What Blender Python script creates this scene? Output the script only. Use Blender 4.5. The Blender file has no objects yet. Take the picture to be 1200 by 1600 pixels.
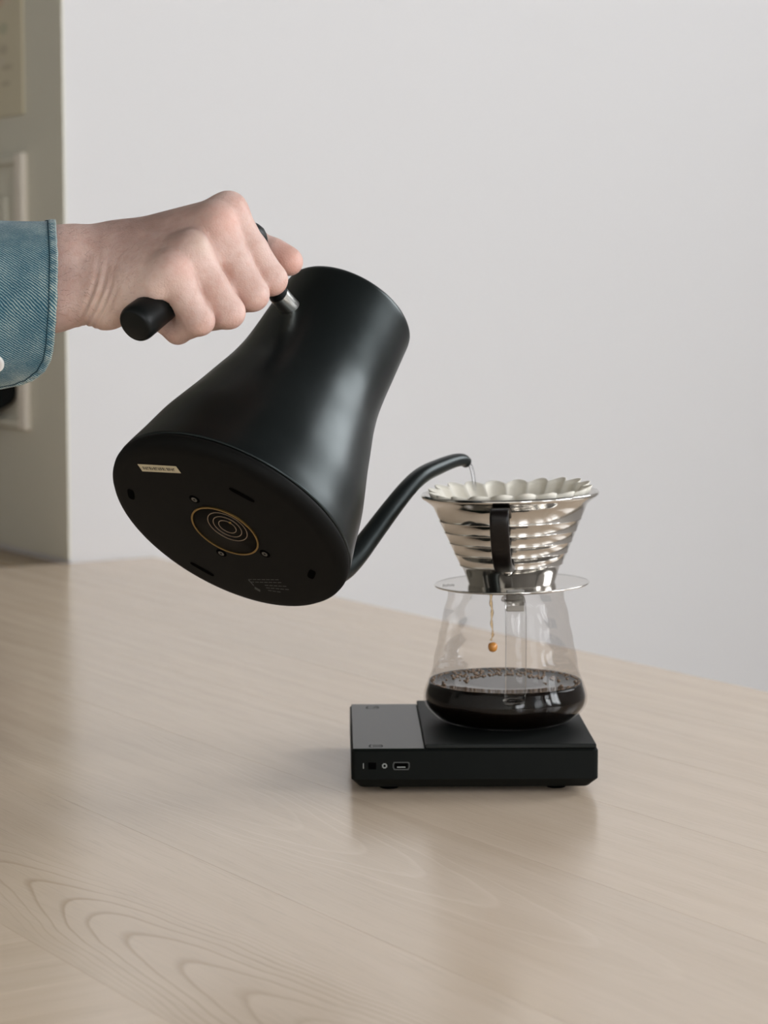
import bpy, bmesh, math, random
import numpy as np
from mathutils import Vector, Matrix

random.seed(7)
rng = np.random.default_rng(7)
SC = bpy.context.scene
COL = SC.collection

# ------------------------------------------------------------------ camera
FPX, CX, CY = 3600.0, 600.0, 800.0          # focal length in pixels of a 1200x1600 frame
CAMH, PITCH = 0.331, math.atan(360 / 3600.0)
cam_d = bpy.data.cameras.new('camera')
cam = bpy.data.objects.new('camera', cam_d)
COL.objects.link(cam)
cam.location = (0, 0, CAMH)
cam.rotation_euler = (math.pi / 2 - PITCH, 0, 0)
cam_d.sensor_fit = 'VERTICAL'
cam_d.sensor_height = 36.0
cam_d.lens = FPX / 1600 * 36
cam_d.clip_start = 0.05
cam_d.dof.use_dof = True
cam_d.dof.focus_distance = 1.38
cam_d.dof.aperture_fstop = 11.0
SC.camera = cam

CAM = Vector((0, 0, CAMH))
RX = Vector((1, 0, 0))
UP = Vector((0, math.sin(PITCH), math.cos(PITCH)))
FW = Vector((0, math.cos(PITCH), -math.sin(PITCH)))


def W(px, py, d):
    return CAM + RX * ((px - CX) / FPX * d) - UP * ((py - CY) / FPX * d) + FW * d


def ray(px, py):
    return (RX * ((px - CX) / FPX) - UP * ((py - CY) / FPX) + FW).normalized()


def hit(px, py, p0, n):
    r = ray(px, py)
    return CAM + r * ((p0 - CAM).dot(n) / r.dot(n))


def T(px, py, z=0.0):
    return hit(px, py, Vector((0, 0, z)), Vector((0, 0, 1)))


# ------------------------------------------------------------------ table / room frame
Q = T(240, 870)
Qr = T(1200, 1081)
UD = (Qr - Q).normalized()                    # along the long table edge, towards the camera
VD = Vector((UD.y, -UD.x, 0))                 # across the table, to the left and nearer
if VD.x > 0:
    VD = -VD


def uv(u, v, z=0.0):
    return Q + UD * u + VD * v + Vector((0, 0, z))


def to_uv(p):
    d = p - Q
    return d.dot(UD), d.dot(VD)


ROT_T = math.atan2(UD.y, UD.x)                # local +X = UD ; local +Y = perpendicular
# local y axis = (-sin, cos); VD may be the opposite
YS = 1.0 if Vector((-UD.y, UD.x, 0)).dot(VD) > 0 else -1.0

# ------------------------------------------------------------------ world, light, exposure
SC.view_settings.view_transform = 'Standard'
SC.view_settings.look = 'None'
SC.view_settings.exposure = 0.0
SC.view_settings.gamma = 1.0
SC.view_settings.use_curve_mapping = False
wd = bpy.data.worlds.new('sky')
SC.world = wd
wd.use_nodes = True
bgn = wd.node_tree.nodes['Background']
bgn.inputs[0].default_value = (0.86, 0.93, 1.0, 1)
bgn.inputs[1].default_value = 1.0

FLOOR_Z, CEIL_Z = -0.74, 2.90
V_RIGHT, V_LEFT, U_BACK = -2.0, 2.9, 6.4
WIN = [(0.95, 2.25), (3.35, 4.55), (4.95, 6.15)]   # window openings along the right wall (u)
WSILL = [0.72, 0.05, 0.05]                         # their sill heights
WZ0, WZ1 = 0.05, 2.45
WIN_POWER = [62, 150, 160]
FWIN = [(-1.50, -0.20), (1.10, 2.40)]              # openings behind the camera (v); the second is added to light the grey reveal
FWIN_POWER = [42, 118]
for k, (a, b) in enumerate(WIN):
    ld = bpy.data.lights.new('window_daylight', 'AREA')
    ld.shape = 'RECTANGLE'
    ld.size, ld.size_y = b - a, WZ1 - WSILL[k]
    ld.energy = WIN_POWER[k]
    ld.color = (0.94, 0.97, 1.0)
    lo = bpy.data.objects.new('window_daylight', ld)
    COL.objects.link(lo)
    lo.location = uv((a + b) / 2, V_RIGHT - 0.16, (WSILL[k] + WZ1) / 2)
    lo.rotation_euler = VD.to_track_quat('-Z', 'Z').to_euler()

for k, (a, b) in enumerate(FWIN):  # the second lamp is added fill for the grey reveal
    ld = bpy.data.lights.new('window_daylight', 'AREA')
    ld.shape = 'RECTANGLE'
    ld.size, ld.size_y = b - a, WZ1 - WZ0
    ld.energy = FWIN_POWER[k]
    ld.color = (0.94, 0.97, 1.0)
    lo = bpy.data.objects.new('window_daylight', ld)
    COL.objects.link(lo)
    lo.location = uv(U_BACK + 0.16, (a + b) / 2, (WZ0 + WZ1) / 2)
    lo.rotation_euler = (-UD).to_track_quat('-Z', 'Z').to_euler()

SC.cycles.max_bounces = 8
SC.cycles.diffuse_bounces = 5
SC.cycles.transparent_max_bounces = 24
SC.cycles.caustics_reflective = False
SC.cycles.caustics_refractive = False
SC.cycles.sample_clamp_indirect = 4.0


# ------------------------------------------------------------------ helpers
def srgb(r, g, b):
    def f(c):
        c /= 255.0
        return c / 12.92 if c <= 0.04045 else ((c + 0.055) / 1.055) ** 2.4
    return (f(r), f(g), f(b), 1.0)


class NT:
    def __init__(self, name):
        self.m = bpy.data.materials.new(name)
        self.m.use_nodes = True
        self.t = self.m.node_tree
        self.b = self.t.nodes['Principled BSDF']
        self.out = self.t.nodes['Material Output']

    def n(self, typ, **kw):
        nd = self.t.nodes.new(typ)
        for k, v in kw.items():
            setattr(nd, k, v)
        return nd

    def l(self, a, b):
        self.t.links.new(a, b)

    def setv(self, sock, v):
        if hasattr(v, 'is_output') or isinstance(v, bpy.types.NodeSocket):
            self.l(v, sock)
        else:
            sock.default_value = v

    def math(self, op, a, b=0.0, c=0.0, clamp=False):
        nd = self.n('ShaderNodeMath', operation=op, use_clamp=clamp)
        for i, v in enumerate((a, b, c)):
            self.setv(nd.inputs[i], v)
        return nd.outputs[0]

    def mix(self, f, a, b, mode='MIX'):
        nd = self.n('ShaderNodeMix', data_type='RGBA', blend_type=mode)
        self.setv(nd.inputs[0], f)
        self.setv(nd.inputs[6], a)
        self.setv(nd.inputs[7], b)
        return nd.outputs[2]

    def ramp(self, f, stops):
        nd = self.n('ShaderNodeValToRGB')
        els = nd.color_ramp.elements
        while len(els) < len(stops):
            els.new(0.5)
        for e, (p, c) in zip(els, stops):
            e.position = p
            e.color = c if len(c) == 4 else (*c, 1)
        self.l(f, nd.inputs[0])
        return nd.outputs[0]

    def mapr(self, v, a, b, c=0.0, d=1.0):
        nd = self.n('ShaderNodeMapRange')
        self.setv(nd.inputs[0], v)
        for i, x in enumerate((a, b, c, d)):
            nd.inputs[i + 1].default_value = x
        return nd.outputs[0]

    def noise(self, vec, scale, detail=2.0, rough=0.5, dist=0.0):
        nd = self.n('ShaderNodeTexNoise')
        if vec is not None:
            self.l(vec, nd.inputs['Vector'])
        nd.inputs['Scale'].default_value = scale
        nd.inputs['Detail'].default_value = detail
        nd.inputs['Roughness'].default_value = rough
        nd.inputs['Distortion'].default_value = dist
        return nd.outputs['Fac']

    def bump(self, h, strength=0.2, dist=0.001):
        nd = self.n('ShaderNodeBump')
        nd.inputs['Strength'].default_value = strength
        nd.inputs['Distance'].default_value = dist
        self.l(h, nd.inputs['Height'])
        self.l(nd.outputs[0], self.b.inputs['Normal'])
        return nd

    def obj(self):
        return self.n('ShaderNodeTexCoord').outputs['Object']


def plain(name, col, rough=0.5, metal=0.0, spec=0.5, var=0.0, scale=30.0, bump=0.0, coat=0.0):
    """A plain material with a little procedural variation."""
    m = NT(name)
    b = m.b
    b.inputs['Roughness'].default_value = rough
    b.inputs['Metallic'].default_value = metal
    b.inputs['Specular IOR Level'].default_value = spec
    b.inputs['Coat Weight'].default_value = coat
    nz = m.noise(m.obj(), scale, 3)
    c2 = tuple(min(1, c * (1 + var)) for c in col[:3]) + (1,)
    c1 = tuple(c * (1 - var) for c in col[:3]) + (1,)
    m.l(m.mix(nz, c1, c2), b.inputs['Base Color'])
    if bump:
        m.bump(m.noise(m.obj(), scale * 12, 2), bump, 0.0005)
    return m.m


def mesh_obj(name, verts, faces, mat=None, parent=None, smooth=True, matrix=None):
    me = bpy.data.meshes.new(name)
    me.from_pydata([tuple(v) for v in verts], [], faces)
    me.update()
    if smooth:
        me.polygons.foreach_set('use_smooth', [True] * len(me.polygons))
    o = bpy.data.objects.new(name, me)
    COL.objects.link(o)
    if mat:
        me.materials.append(mat)
    if matrix is not None:
        o.matrix_world = matrix
    if parent:
        o.parent = parent
    return o


def bm_obj(name, bm, mat=None, parent=None, smooth=False, matrix=None):
    me = bpy.data.meshes.new(name)
    bmesh.ops.recalc_face_normals(bm, faces=bm.faces)
    bm.to_mesh(me)
    bm.free()
    if smooth:
        me.polygons.foreach_set('use_smooth', [True] * len(me.polygons))
    if mat:
        me.materials.append(mat)
    o = bpy.data.objects.new(name, me)
    COL.objects.link(o)
    if matrix is not None:
        o.matrix_world = matrix
    if parent:
        o.parent = parent
    return o


def empty(name, loc=(0, 0, 0), rz=0.0):
    o = bpy.data.objects.new(name, None)
    o.empty_display_size = 0.03
    COL.objects.link(o)
    o.location = loc
    o.rotation_euler = (0, 0, rz)
    return o


def tag(o, label=None, cat=None, group=None, kind=None):
    if label:
        o['label'] = label
    if cat:
        o['category'] = cat
    if group:
        o['group'] = group
    if kind:
        o['kind'] = kind
    return o


def box_bm(x0, x1, y0, y1, z0, z1, bevel=0.0, seg=2):
    bm = bmesh.new()
    bmesh.ops.create_cube(bm, size=1)
    for v in bm.verts:
        v.co = Vector((x0 + (v.co.x + .5) * (x1 - x0), y0 + (v.co.y + .5) * (y1 - y0), z0 + (v.co.z + .5) * (z1 - z0)))
    if bevel:
        bmesh.ops.bevel(bm, geom=list(bm.edges), offset=bevel, segments=seg, profile=0.5, affect='EDGES')
    return bm


def lathe(name, prof, mat, parent=None, seg=96, matrix=None, close=True, radf=None, smooth=True):
    """Revolve (r,z) pairs about local Z. radf(theta, i) may vary the radius."""
    vs, fs = [], []
    n = len(prof)
    for j in range(seg):
        a = 2 * math.pi * j / seg
        for i, (r, z) in enumerate(prof):
            rr = r * (radf(a, i) if radf else 1.0)
            vs.append((rr * math.cos(a), rr * math.sin(a), z))
    for j in range(seg):
        k = (j + 1) % seg
        for i in range(n - 1):
            fs.append((j * n + i, k * n + i, k * n + i + 1, j * n + i + 1))
    o = mesh_obj(name, vs, fs, mat, parent, smooth, matrix)
    me = o.data
    bm = bmesh.new()
    bm.from_mesh(me)
    bmesh.ops.remove_doubles(bm, verts=bm.verts, dist=1e-6)
    bmesh.ops.dissolve_degenerate(bm, dist=1e-7, edges=bm.edges)
    bmesh.ops.recalc_face_normals(bm, faces=bm.faces)
    bm.to_mesh(me)
    bm.free()
    if smooth:
        me.polygons.foreach_set('use_smooth', [True] * len(me.polygons))
    return o


def spline(pts, n):
    """Catmull-Rom through points (tuples of any dimension)."""
    P = [np.array(p, float) for p in pts]
    P = [2 * P[0] - P[1]] + P + [2 * P[-1] - P[-2]]
    out = []
    m = len(P) - 3
    for i in range(m):
        p0, p1, p2, p3 = P[i:i + 4]
        for k in range(n):
            t = k / n
            out.append(0.5 * ((2 * p1) + (-p0 + p2) * t + (2 * p0 - 5 * p1 + 4 * p2 - p3) * t * t + (-p0 + 3 * p1 - 3 * p2 + p3) * t ** 3))
    out.append(P[-2])
    return out


def sweep(name, path, radii, mat, parent=None, seg=20, side=None, flat=1.0, caps=True, matrix=None, smooth=True, square=False):
    """Tube through `path` (Vectors). radii per point; side = preferred side vector; flat scales the other axis."""
    vs, fs = [], []
    N = len(path)
    prev = None
    for i in range(N):
        t = (path[min(i + 1, N - 1)] - path[max(i - 1, 0)]).normalized()
        ref = side if side is not None else (prev if prev is not None else (Vector((0, 0, 1)) if abs(t.z) < .9 else Vector((1, 0, 0))))
        s = (ref - t * ref.dot(t)).normalized()
        w = t.cross(s)
        prev = s
        for j in range(seg):
            a = 2 * math.pi * (j + .5) / seg
            ca, sa = math.cos(a), math.sin(a)
            if square:
                e = 0.35
                ca = math.copysign(abs(ca) ** e, ca)
                sa = math.copysign(abs(sa) ** e, sa)
            vs.append(path[i] + s * (radii[i] * ca) + w * (radii[i] * flat * sa))
    for i in range(N - 1):
        for j in range(seg):
            k = (j + 1) % seg
            fs.append((i * seg + j, i * seg + k, (i + 1) * seg + k, (i + 1) * seg + j))
    if caps:
        fs.append(tuple(range(seg - 1, -1, -1)))
        fs.append(tuple((N - 1) * seg + j for j in range(seg)))
    return mesh_obj(name, vs, fs, mat, parent, smooth, matrix)


def smooth_by_angle(o, deg=40):
    me = o.data
    bm = bmesh.new()
    bm.from_mesh(me)
    for e in bm.edges:
        if len(e.link_faces) == 2 and e.calc_face_angle(0) > math.radians(deg):
            e.smooth = False
    for f in bm.faces:
        f.smooth = True
    bm.to_mesh(me)
    bm.free()
    return o


# ------------------------------------------------------------------ materials
def wall_mat(name, col, rough=0.8, spec=0.2):
    m = NT(name)
    nz = m.noise(m.obj(), 1.3, 3)
    m.l(m.mix(nz, tuple(c * .985 for c in col[:3]) + (1,), col), m.b.inputs['Base Color'])
    m.b.inputs['Roughness'].default_value = rough
    m.b.inputs['Specular IOR Level'].default_value = spec
    m.bump(m.noise(m.obj(), 180, 3), 0.06, 0.001)
    return m.m


M_WALL = wall_mat('white_wall_paint', (0.665, 0.652, 0.656, 1))
M_CEIL = wall_mat('ceiling_paint', (0.11, 0.105, 0.10, 1))
M_DIMWALL = wall_mat('room_paint', (0.62, 0.60, 0.57, 1))
M_SIDEWALL = wall_mat('side_wall_paint', (0.66, 0.64, 0.60, 1))
M_GREY = wall_mat('grey_green_gloss_paint', (0.70, 0.675, 0.585, 1), 0.5, 0.35)
M_GREY2 = wall_mat('worn_moulding_paint', (0.84, 0.78, 0.70, 1), 0.5, 0.35)  # paler tone for the upright moulding strip
M_FRAME = plain('window_frame_white', (0.7, 0.7, 0.68, 1), 0.5)


def wood_mat(name, base, x0=0.0, y0=0.0, K=0.0, spacing=0.035, strength=0.0, fine=1.0, pale=False):
    """Pale veneer: long fine grain, optional nested (cathedral) figure along local X."""
    m = NT(name)
    tc = m.obj()
    rnd = m.n('ShaderNodeObjectInfo').outputs['Random']
    off = m.n('ShaderNodeCombineXYZ')
    m.l(m.math('MULTIPLY', rnd, 13.7), off.inputs[0])
    m.l(m.math('MULTIPLY', rnd, 31.1), off.inputs[1])
    add = m.n('ShaderNodeVectorMath', operation='ADD')
    m.l(tc, add.inputs[0])
    m.l(off.outputs[0], add.inputs[1])
    mp = m.n('ShaderNodeMapping')
    mp.inputs['Scale'].default_value = (1.6, 26, 26)
    m.l(add.outputs[0], mp.inputs[0])
    g1 = m.noise(mp.outputs[0], 2.2, 4, .55, .4)
    mp2 = m.n('ShaderNodeMapping')
    mp2.inputs['Scale'].default_value = (9, 190, 190)
    m.l(add.outputs[0], mp2.inputs[0])
    g2 = m.noise(mp2.outputs[0], 3.0, 3, .6)
    broad = m.noise(add.outputs[0], 3.0, 2)
    dark = tuple(c * k for c, k in zip(base[:3], (.955, .935, .91))) + (1,)
    lite = tuple(min(1, c * 1.03) for c in base[:3]) + (1,)
    c = m.mix(m.mapr(g1, .3, .7), dark, lite)
    c = m.mix(m.math('MULTIPLY', m.mapr(g2, .52, .72), .20 * fine), c, tuple(v * .62 for v in base[:3]) + (1,))
    c = m.mix(m.math('MULTIPLY', m.mapr(broad, .35, .7), .25), c, tuple(v * k for v, k in zip(base[:3], (1.05, .98, .9))) + (1,))
    tone = m.mapr(rnd, 0, 1, .96, 1.02)
    hsv = m.n('ShaderNodeHueSaturation')
    m.l(c, hsv.inputs['Color'])
    m.l(tone, hsv.inputs['Value'])
    c = hsv.outputs[0]
    if strength:
        sx = m.n('ShaderNodeSeparateXYZ')
        m.l(tc, sx.inputs[0])
        wob = m.noise(tc, 9, 2)
        y = m.math('ADD', m.math('SUBTRACT', sx.outputs[1], y0), m.math('MULTIPLY', m.math('SUBTRACT', wob, .5), .014))
        g = m.math('SUBTRACT', m.math('SUBTRACT', sx.outputs[0], x0), m.math('MULTIPLY', m.math('MULTIPLY', y, y), K))
        g = m.math('ADD', g, m.math('MULTIPLY', m.noise(tc, 22, 3), .014))
        g = m.math('ADD', g, m.math('MULTIPLY', m.noise(tc, 5, 2), .09))
        ph = m.math('FRACT', m.math('DIVIDE', g, spacing))
        ln = m.ramp(ph, [(0.0, (0, 0, 0)), (0.72, (.10, .10, .10)), (0.92, (1, 1, 1)), (1.0, (0, 0, 0))])
        # fade the figure out sideways and away from its heart
        fade = m.mapr(m.math('ABSOLUTE', g), 0.30, 0.05)
        fac = m.math('MULTIPLY', m.math('MULTIPLY', ln, fade), strength)
        tgt = tuple(v * k for v, k in zip(base[:3], ((1.25, 1.3, 1.35) if pale else (.55, .47, .36)))) + (1,)
        c = m.mix(fac, c, tgt)
    m.l(c, m.b.inputs['Base Color'])
    m.b.inputs['Roughness'].default_value = 0.36
    m.l(m.mapr(g1, .2, .8, .19, .26), m.b.inputs['Roughness'])
    m.b.inputs['Specular IOR Level'].default_value = 0.95
    m.bump(m.math('ADD', g2, m.math('MULTIPLY', g1, .5)), 0.03, 0.0004)
    return m.m


WOOD = (0.755, 0.612, 0.478, 1)
M_WOOD = wood_mat('pale_oak_veneer', WOOD)
M_SILL = wood_mat('sill_oak', (0.34, 0.235, 0.14, 1))
M_BLACKM = None


def metal_black():
    m = NT('matte_black_powder_coat')
    m.b.inputs['Base Color'].default_value = (0.0026, 0.0036, 0.0038, 1)
    nz = m.noise(m.obj(), 45, 4)
    m.l(m.mapr(nz, .3, .7, .30, .36), m.b.inputs['Roughness'])
    m.b.inputs['Specular IOR Level'].default_value = 0.38
    m.b.inputs['Specular Tint'].default_value = (.86, 1.0, 1.0, 1)
    m.bump(m.noise(m.obj(), 2600, 2), 0.05, 0.0002)
    return m.m


M_KET = metal_black()
M_KBASE = plain('black_base_plastic', (0.004, 0.004, 0.0036, 1), 0.6, 0, .10, .1, 60, .04)
M_HANDLE = plain('black_soft_touch_plastic', (0.003, 0.004, 0.004, 1), 0.42, 0, .2, .1, 40)
M_PIT = plain('dark_recess_plastic', (0.001, 0.001, 0.001, 1), 0.9, 0, .02)  # near-black parts; also paints the shade inside recesses and openings
M_STEEL = plain('brushed_steel', (0.78, 0.76, 0.72, 1), 0.28, 1.0, .5, .04, 60)
M_BRASS = plain('dull_brass', (0.30, 0.20, 0.07, 1), 0.42, 1.0, .5, .15, 90)
M_CONTACT = plain('contact_ring_metal', (0.42, 0.34, 0.27, 1), 0.35, 1.0, .5, .08, 90)
M_SCREW = plain('screw_metal', (0.16, 0.16, 0.15, 1), 0.4, 1.0)
M_STICK = plain('cream_sticker', (0.50, 0.44, 0.30, 1), 0.6, 0, .4, .05, 80)
M_INK = plain('black_ink', (0.03, 0.028, 0.022, 1), 0.7)
M_GREYINK = plain('grey_print', (0.035, 0.037, 0.036, 1), 0.6)
M_SCALE = plain('scale_black_plastic', (0.003, 0.0040, 0.0035, 1), 0.55, 0, .10, .1, 60, .03)
M_PAD = plain('scale_rubber_pad', (0.005, 0.0065, 0.006, 1), 0.55, 0, .25, .1, 60, .03)
M_DISP = plain('scale_display_gloss', (0.008, 0.0120, 0.0085, 1), 0.26, 0, .20, .1, 60)
M_SCICON = plain('scale_icon_print', (0.22, 0.23, 0.22, 1), 0.6)
M_SCLINE = plain('scale_touch_outline', (0.004, 0.004, 0.004, 1), 0.6)


def steel_mirror():
    m = NT('polished_steel')
    m.b.inputs['Metallic'].default_value = 1.0
    nz = m.noise(m.obj(), 60, 3)
    m.l(m.mix(nz, (.60, .575, .54, 1), (.68, .655, .62, 1)), m.b.inputs['Base Color'])
    m.l(m.mapr(nz, .3, .7, .08, .14), m.b.inputs['Roughness'])
    return m.m


M_MIRROR = steel_mirror()


def thin_glass(name, tint, edge_tint, refl=1.0):
    """Thin wall of glass: clear head-on, more reflective and a little darker at grazing angles."""
    m = NT(name)
    tr = m.n('ShaderNodeBsdfTransparent')
    gl = m.n('ShaderNodeBsdfGlossy')
    gl.inputs['Roughness'].default_value = 0.02
    fr = m.n('ShaderNodeFresnel')
    fr.inputs['IOR'].default_value = 1.45
    lw = m.n('ShaderNodeLayerWeight')
    lw.inputs['Blend'].default_value = 0.18
    streak = m.noise(m.obj(), 25, 2)
    c = m.mix(lw.outputs['Facing'], tint, edge_tint)
    c = m.mix(m.math('MULTIPLY', streak, .05), c, (.8, .78, .76, 1))
    m.l(c, tr.inputs[0])
    ms = m.n('ShaderNodeMixShader')
    m.l(m.math('MULTIPLY', fr.outputs[0], refl, clamp=True), ms.inputs[0])
    m.l(tr.outputs[0], ms.inputs[1])
    m.l(gl.outputs[0], ms.inputs[2])
    m.l(ms.outputs[0], m.out.inputs[0])
    return m.m


M_GLASS = thin_glass('thin_clear_glass', (.975, .97, .965, 1), (.88, .865, .85, 1), .30)
M_HGLASS = thin_glass('handle_glass', (.93, .925, .92, 1), (.70, .68, .65, 1), .6)
M_WATER = thin_glass('clear_water', (.96, .96, .965, 1), (.70, .71, .72, 1))


def coffee_mat():
    m = NT('black_coffee')
    m.l(m.mix(m.noise(m.obj(), 60, 3), (.003, .002, .0015, 1), (.006, .0035, .002, 1)), m.b.inputs['Base Color'])
    m.b.inputs['Roughness'].default_value = 0.06
    m.b.inputs['Specular IOR Level'].default_value = 0.2
    return m.m


M_COFFEE = coffee_mat()
M_BUBBLE = plain('coffee_foam', (0.20, 0.125, 0.075, 1), 0.25, 0, .5, .3, 200)
M_AMBER = plain('amber_coffee_drip', (0.62, 0.26, 0.05, 1), 0.15, 0, .5, .15, 120)
def paper_mat():
    m = NT('wet_filter_paper')
    c = m.mix(m.noise(m.obj(), 70, 3), (.90, .85, .75, 1), (.94, .90, .81, 1))
    m.l(c, m.b.inputs['Base Color'])
    m.b.inputs['Roughness'].default_value = .8
    m.b.inputs['Specular IOR Level'].default_value = .2
    tl = m.n('ShaderNodeBsdfTranslucent')
    m.l(c, tl.inputs[0])
    ms = m.n('ShaderNodeMixShader')
    ms.inputs[0].default_value = .2
    m.l(m.b.outputs[0], ms.inputs[1])
    m.l(tl.outputs[0], ms.inputs[2])
    m.l(ms.outputs[0], m.out.inputs[0])
    m.bump(m.noise(m.obj(), 900, 2), .05, .0005)
    return m.m


M_PAPER = paper_mat()
M_GROUNDS = plain('wet_coffee_grounds', (0.03, 0.016, 0.008, 1), 0.5, 0, .5, .4, 300, .3)
M_BLACKPL = plain('glossy_dark_brown_plastic', (0.006, 0.004, 0.0035, 1), 0.3, 0, .3, .1, 40)


# ================================================================== STRUCTURE
def quad_wall(name, p, du, dz, thick, mat, label=None):
    """Solid slab starting at p, spanning du (Vector) and dz up, `thick` Vector behind."""
    vs = []
    for t in (Vector((0, 0, 0)), thick):
        for a, b in ((0, 0), (1, 0), (1, 1), (0, 1)):
            vs.append(p + du * a + Vector((0, 0, dz * b)) + t)
    fs = [(0, 1, 2, 3), (7, 6, 5, 4), (0, 4, 5, 1), (1, 5, 6, 2), (2, 6, 7, 3), (3, 7, 4, 0)]
    o = mesh_obj(name, vs, fs, mat, None, False)
    bm = bmesh.new(); bm.from_mesh(o.data)
    bmesh.ops.recalc_face_normals(bm, faces=bm.faces); bm.to_mesh(o.data); bm.free()
    tag(o, label, None, None, 'structure')
    return o


HT = CEIL_Z - FLOOR_Z
PC = hit(111, 884, Q, UD)                       # corner of white wall and grey reveal
PU, PV = to_uv(PC)
RD = 0.42                                       # depth of the grey reveal
# the white wall (end of the table), thick enough to hold the grey reveal
quad_wall('wall_back', uv(-0.004, V_RIGHT, FLOOR_Z), VD * (PV - V_RIGHT), HT, -UD * RD, M_WALL, 'plain white painted wall')
o_ = quad_wall('wall_right', uv(-RD, V_RIGHT, FLOOR_Z), UD * (U_BACK + RD), WZ0 - FLOOR_Z, -VD * .14, M_WALL)
quad_wall('wall_right', uv(-RD, V_RIGHT, WZ1), UD * (U_BACK + RD), CEIL_Z - WZ1, -VD * .14, M_WALL)
edges = [-RD] + [x for w in WIN for x in w] + [U_BACK]
for i in range(0, len(edges), 2):
    quad_wall('wall_right', uv(edges[i], V_RIGHT, WZ0), UD * (edges[i + 1] - edges[i]), WZ1 - WZ0, -VD * .14, M_WALL)
quad_wall('wall_front', uv(U_BACK, V_RIGHT, FLOOR_Z), VD * (V_LEFT - V_RIGHT), WZ0 - FLOOR_Z, UD * .14, M_DIMWALL)
quad_wall('wall_front', uv(U_BACK, V_RIGHT, WZ1), VD * (V_LEFT - V_RIGHT), CEIL_Z - WZ1, UD * .14, M_DIMWALL)
edges = [V_RIGHT] + [x for w in FWIN for x in w] + [V_LEFT]
for i in range(0, len(edges), 2):
    quad_wall('wall_front', uv(U_BACK, edges[i], WZ0), VD * (edges[i + 1] - edges[i]), WZ1 - WZ0, UD * .14, M_DIMWALL)
quad_wall('wall_side', uv(-RD, V_LEFT, FLOOR_Z), UD * (U_BACK + RD), HT, VD * .1, M_SIDEWALL)
fl = quad_wall('floor', uv(-RD, V_RIGHT, FLOOR_Z - .05), UD * (U_BACK + RD), .05, VD * (V_LEFT - V_RIGHT),
               plain('dark_floor', (.56, .50, .43, 1), .5, 0, .3, .1, 5))
quad_wall('ceiling', uv(-RD, V_RIGHT, CEIL_Z), UD * (U_BACK + RD), .05, VD * (V_LEFT - V_RIGHT), M_CEIL)

quad_wall('wall_right', uv(WIN[0][0], V_RIGHT, WZ0), UD * (WIN[0][1] - WIN[0][0]), WSILL[0] - WZ0, -VD * .14, M_WALL)

# frames with glazing bars, also round the added opening behind the camera
frames = [(uv((a + b) / 2, V_RIGHT - .07, WSILL[k]), ROT_T, (b - a) / 2, WZ1 - WSILL[k]) for k, (a, b) in enumerate(WIN)]
frames += [(uv(U_BACK + .07, (a + b) / 2, WZ0), ROT_T + math.pi / 2, (b - a) / 2, WZ1 - WZ0) for a, b in FWIN]
for k, (wp_, wr_, w, h) in enumerate(frames):
    root = empty('window_%d' % (k + 1), wp_, wr_)
    tag(root, kind='structure')
    bars = [(-w, -w + .06, 0, h), (w - .06, w, 0, h), (-w + .06, w - .06, 0, .06), (-w + .06, w - .06, h - .06, h), (-.025, .025, .06, h - .06), (-w + .06, -.025, h * .62, h * .62 + .04), (.025, w - .06, h * .62, h * .62 + .04)]
    for (x0, x1, z0, z1) in bars:
        bm_obj('glazing_bar', box_bm(x0, x1, -.025, .025, z0, z1, .004, 1), M_FRAME, root)

# grey panelled reveal to the left of the white wall corner
GW = PC - UD * 0.0                               # top edge line start (table height)
ROT_G = ROT_T
greyroot = empty('wall_left', uv(PU, PV, FLOOR_Z), ROT_T)
tag(greyroot, 'grey green painted panelled wall beside the white wall', None, None, 'structure')
# local frame: +x = UD, so the reveal runs to -x ; the face is at local y = +YS*0
GH = HT


def gy(t):                                        # offset out of the reveal face towards the room
    return YS * t


def gbox(name, x0, x1, t0, t1, z0, z1, mat, bev=.002, parent=None):
    y0, y1 = sorted((gy(t0), gy(t1)))
    return bm_obj(name, box_bm(x0, x1, y0, y1, z0, z1, bev, 1), mat, parent or greyroot)


gz = -FLOOR_Z
gbox('painted_panel', -RD, 0.0005, 0.0005, 0.003, gz + .004, GH, M_GREY, 0)


def gx(px, py=440):
    p = hit(px, py, PC, VD)
    return (p - PC).dot(UD)


def gzz(px, py):
    return hit(px, py, PC, VD).z + gz


xs = gx(45, 450)
z_lo, z_hi = gzz(45, 672), gzz(45, 238)
xa, xb = gx(38, 450), gx(50, 450)
gbox('panel_moulding', xa, xb, .003, .012, z_lo, z_hi, M_GREY2, .002)
gbox('panel_moulding', -RD + .02, xa - .0005, .003, .010, z_lo, z_lo + .014, M_GREY, .003)
gbox('panel_moulding', -RD + .02, xa - .0005, .003, .010, z_hi - .014, z_hi, M_GREY, .003)
gbox('panel_field', -RD + .05, xs - .05, .003, .007, z_lo + .05, z_hi - .05, M_GREY, .003)
# sill board at table height inside the reveal, and the closed end of the recess
sill = bm_obj('trim_1', box_bm(-RD, -.006, min(gy(.0), gy(1.6)), max(gy(.0), gy(1.6)), gz - .035, gz - .002, .002, 1), M_SILL,
              None, False, Matrix.Translation(uv(PU, PV, FLOOR_Z)) @ Matrix.Rotation(ROT_T, 4, 'Z'))
tag(sill, 'brown wooden sill board at the foot of the grey wall', None, None, 'structure')
lowwall = quad_wall('wall_low', uv(-.006, PV, FLOOR_Z), VD * (V_LEFT - PV), gz - .037, -UD * (RD - .006), M_GREY)
quad_wall('wall_recess', uv(-RD, PV, FLOOR_Z), VD * (V_LEFT - PV), HT, -UD * .06, wall_mat('dark_recess_paint', (0.20, 0.19, 0.165, 1), .6, .2))


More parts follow.
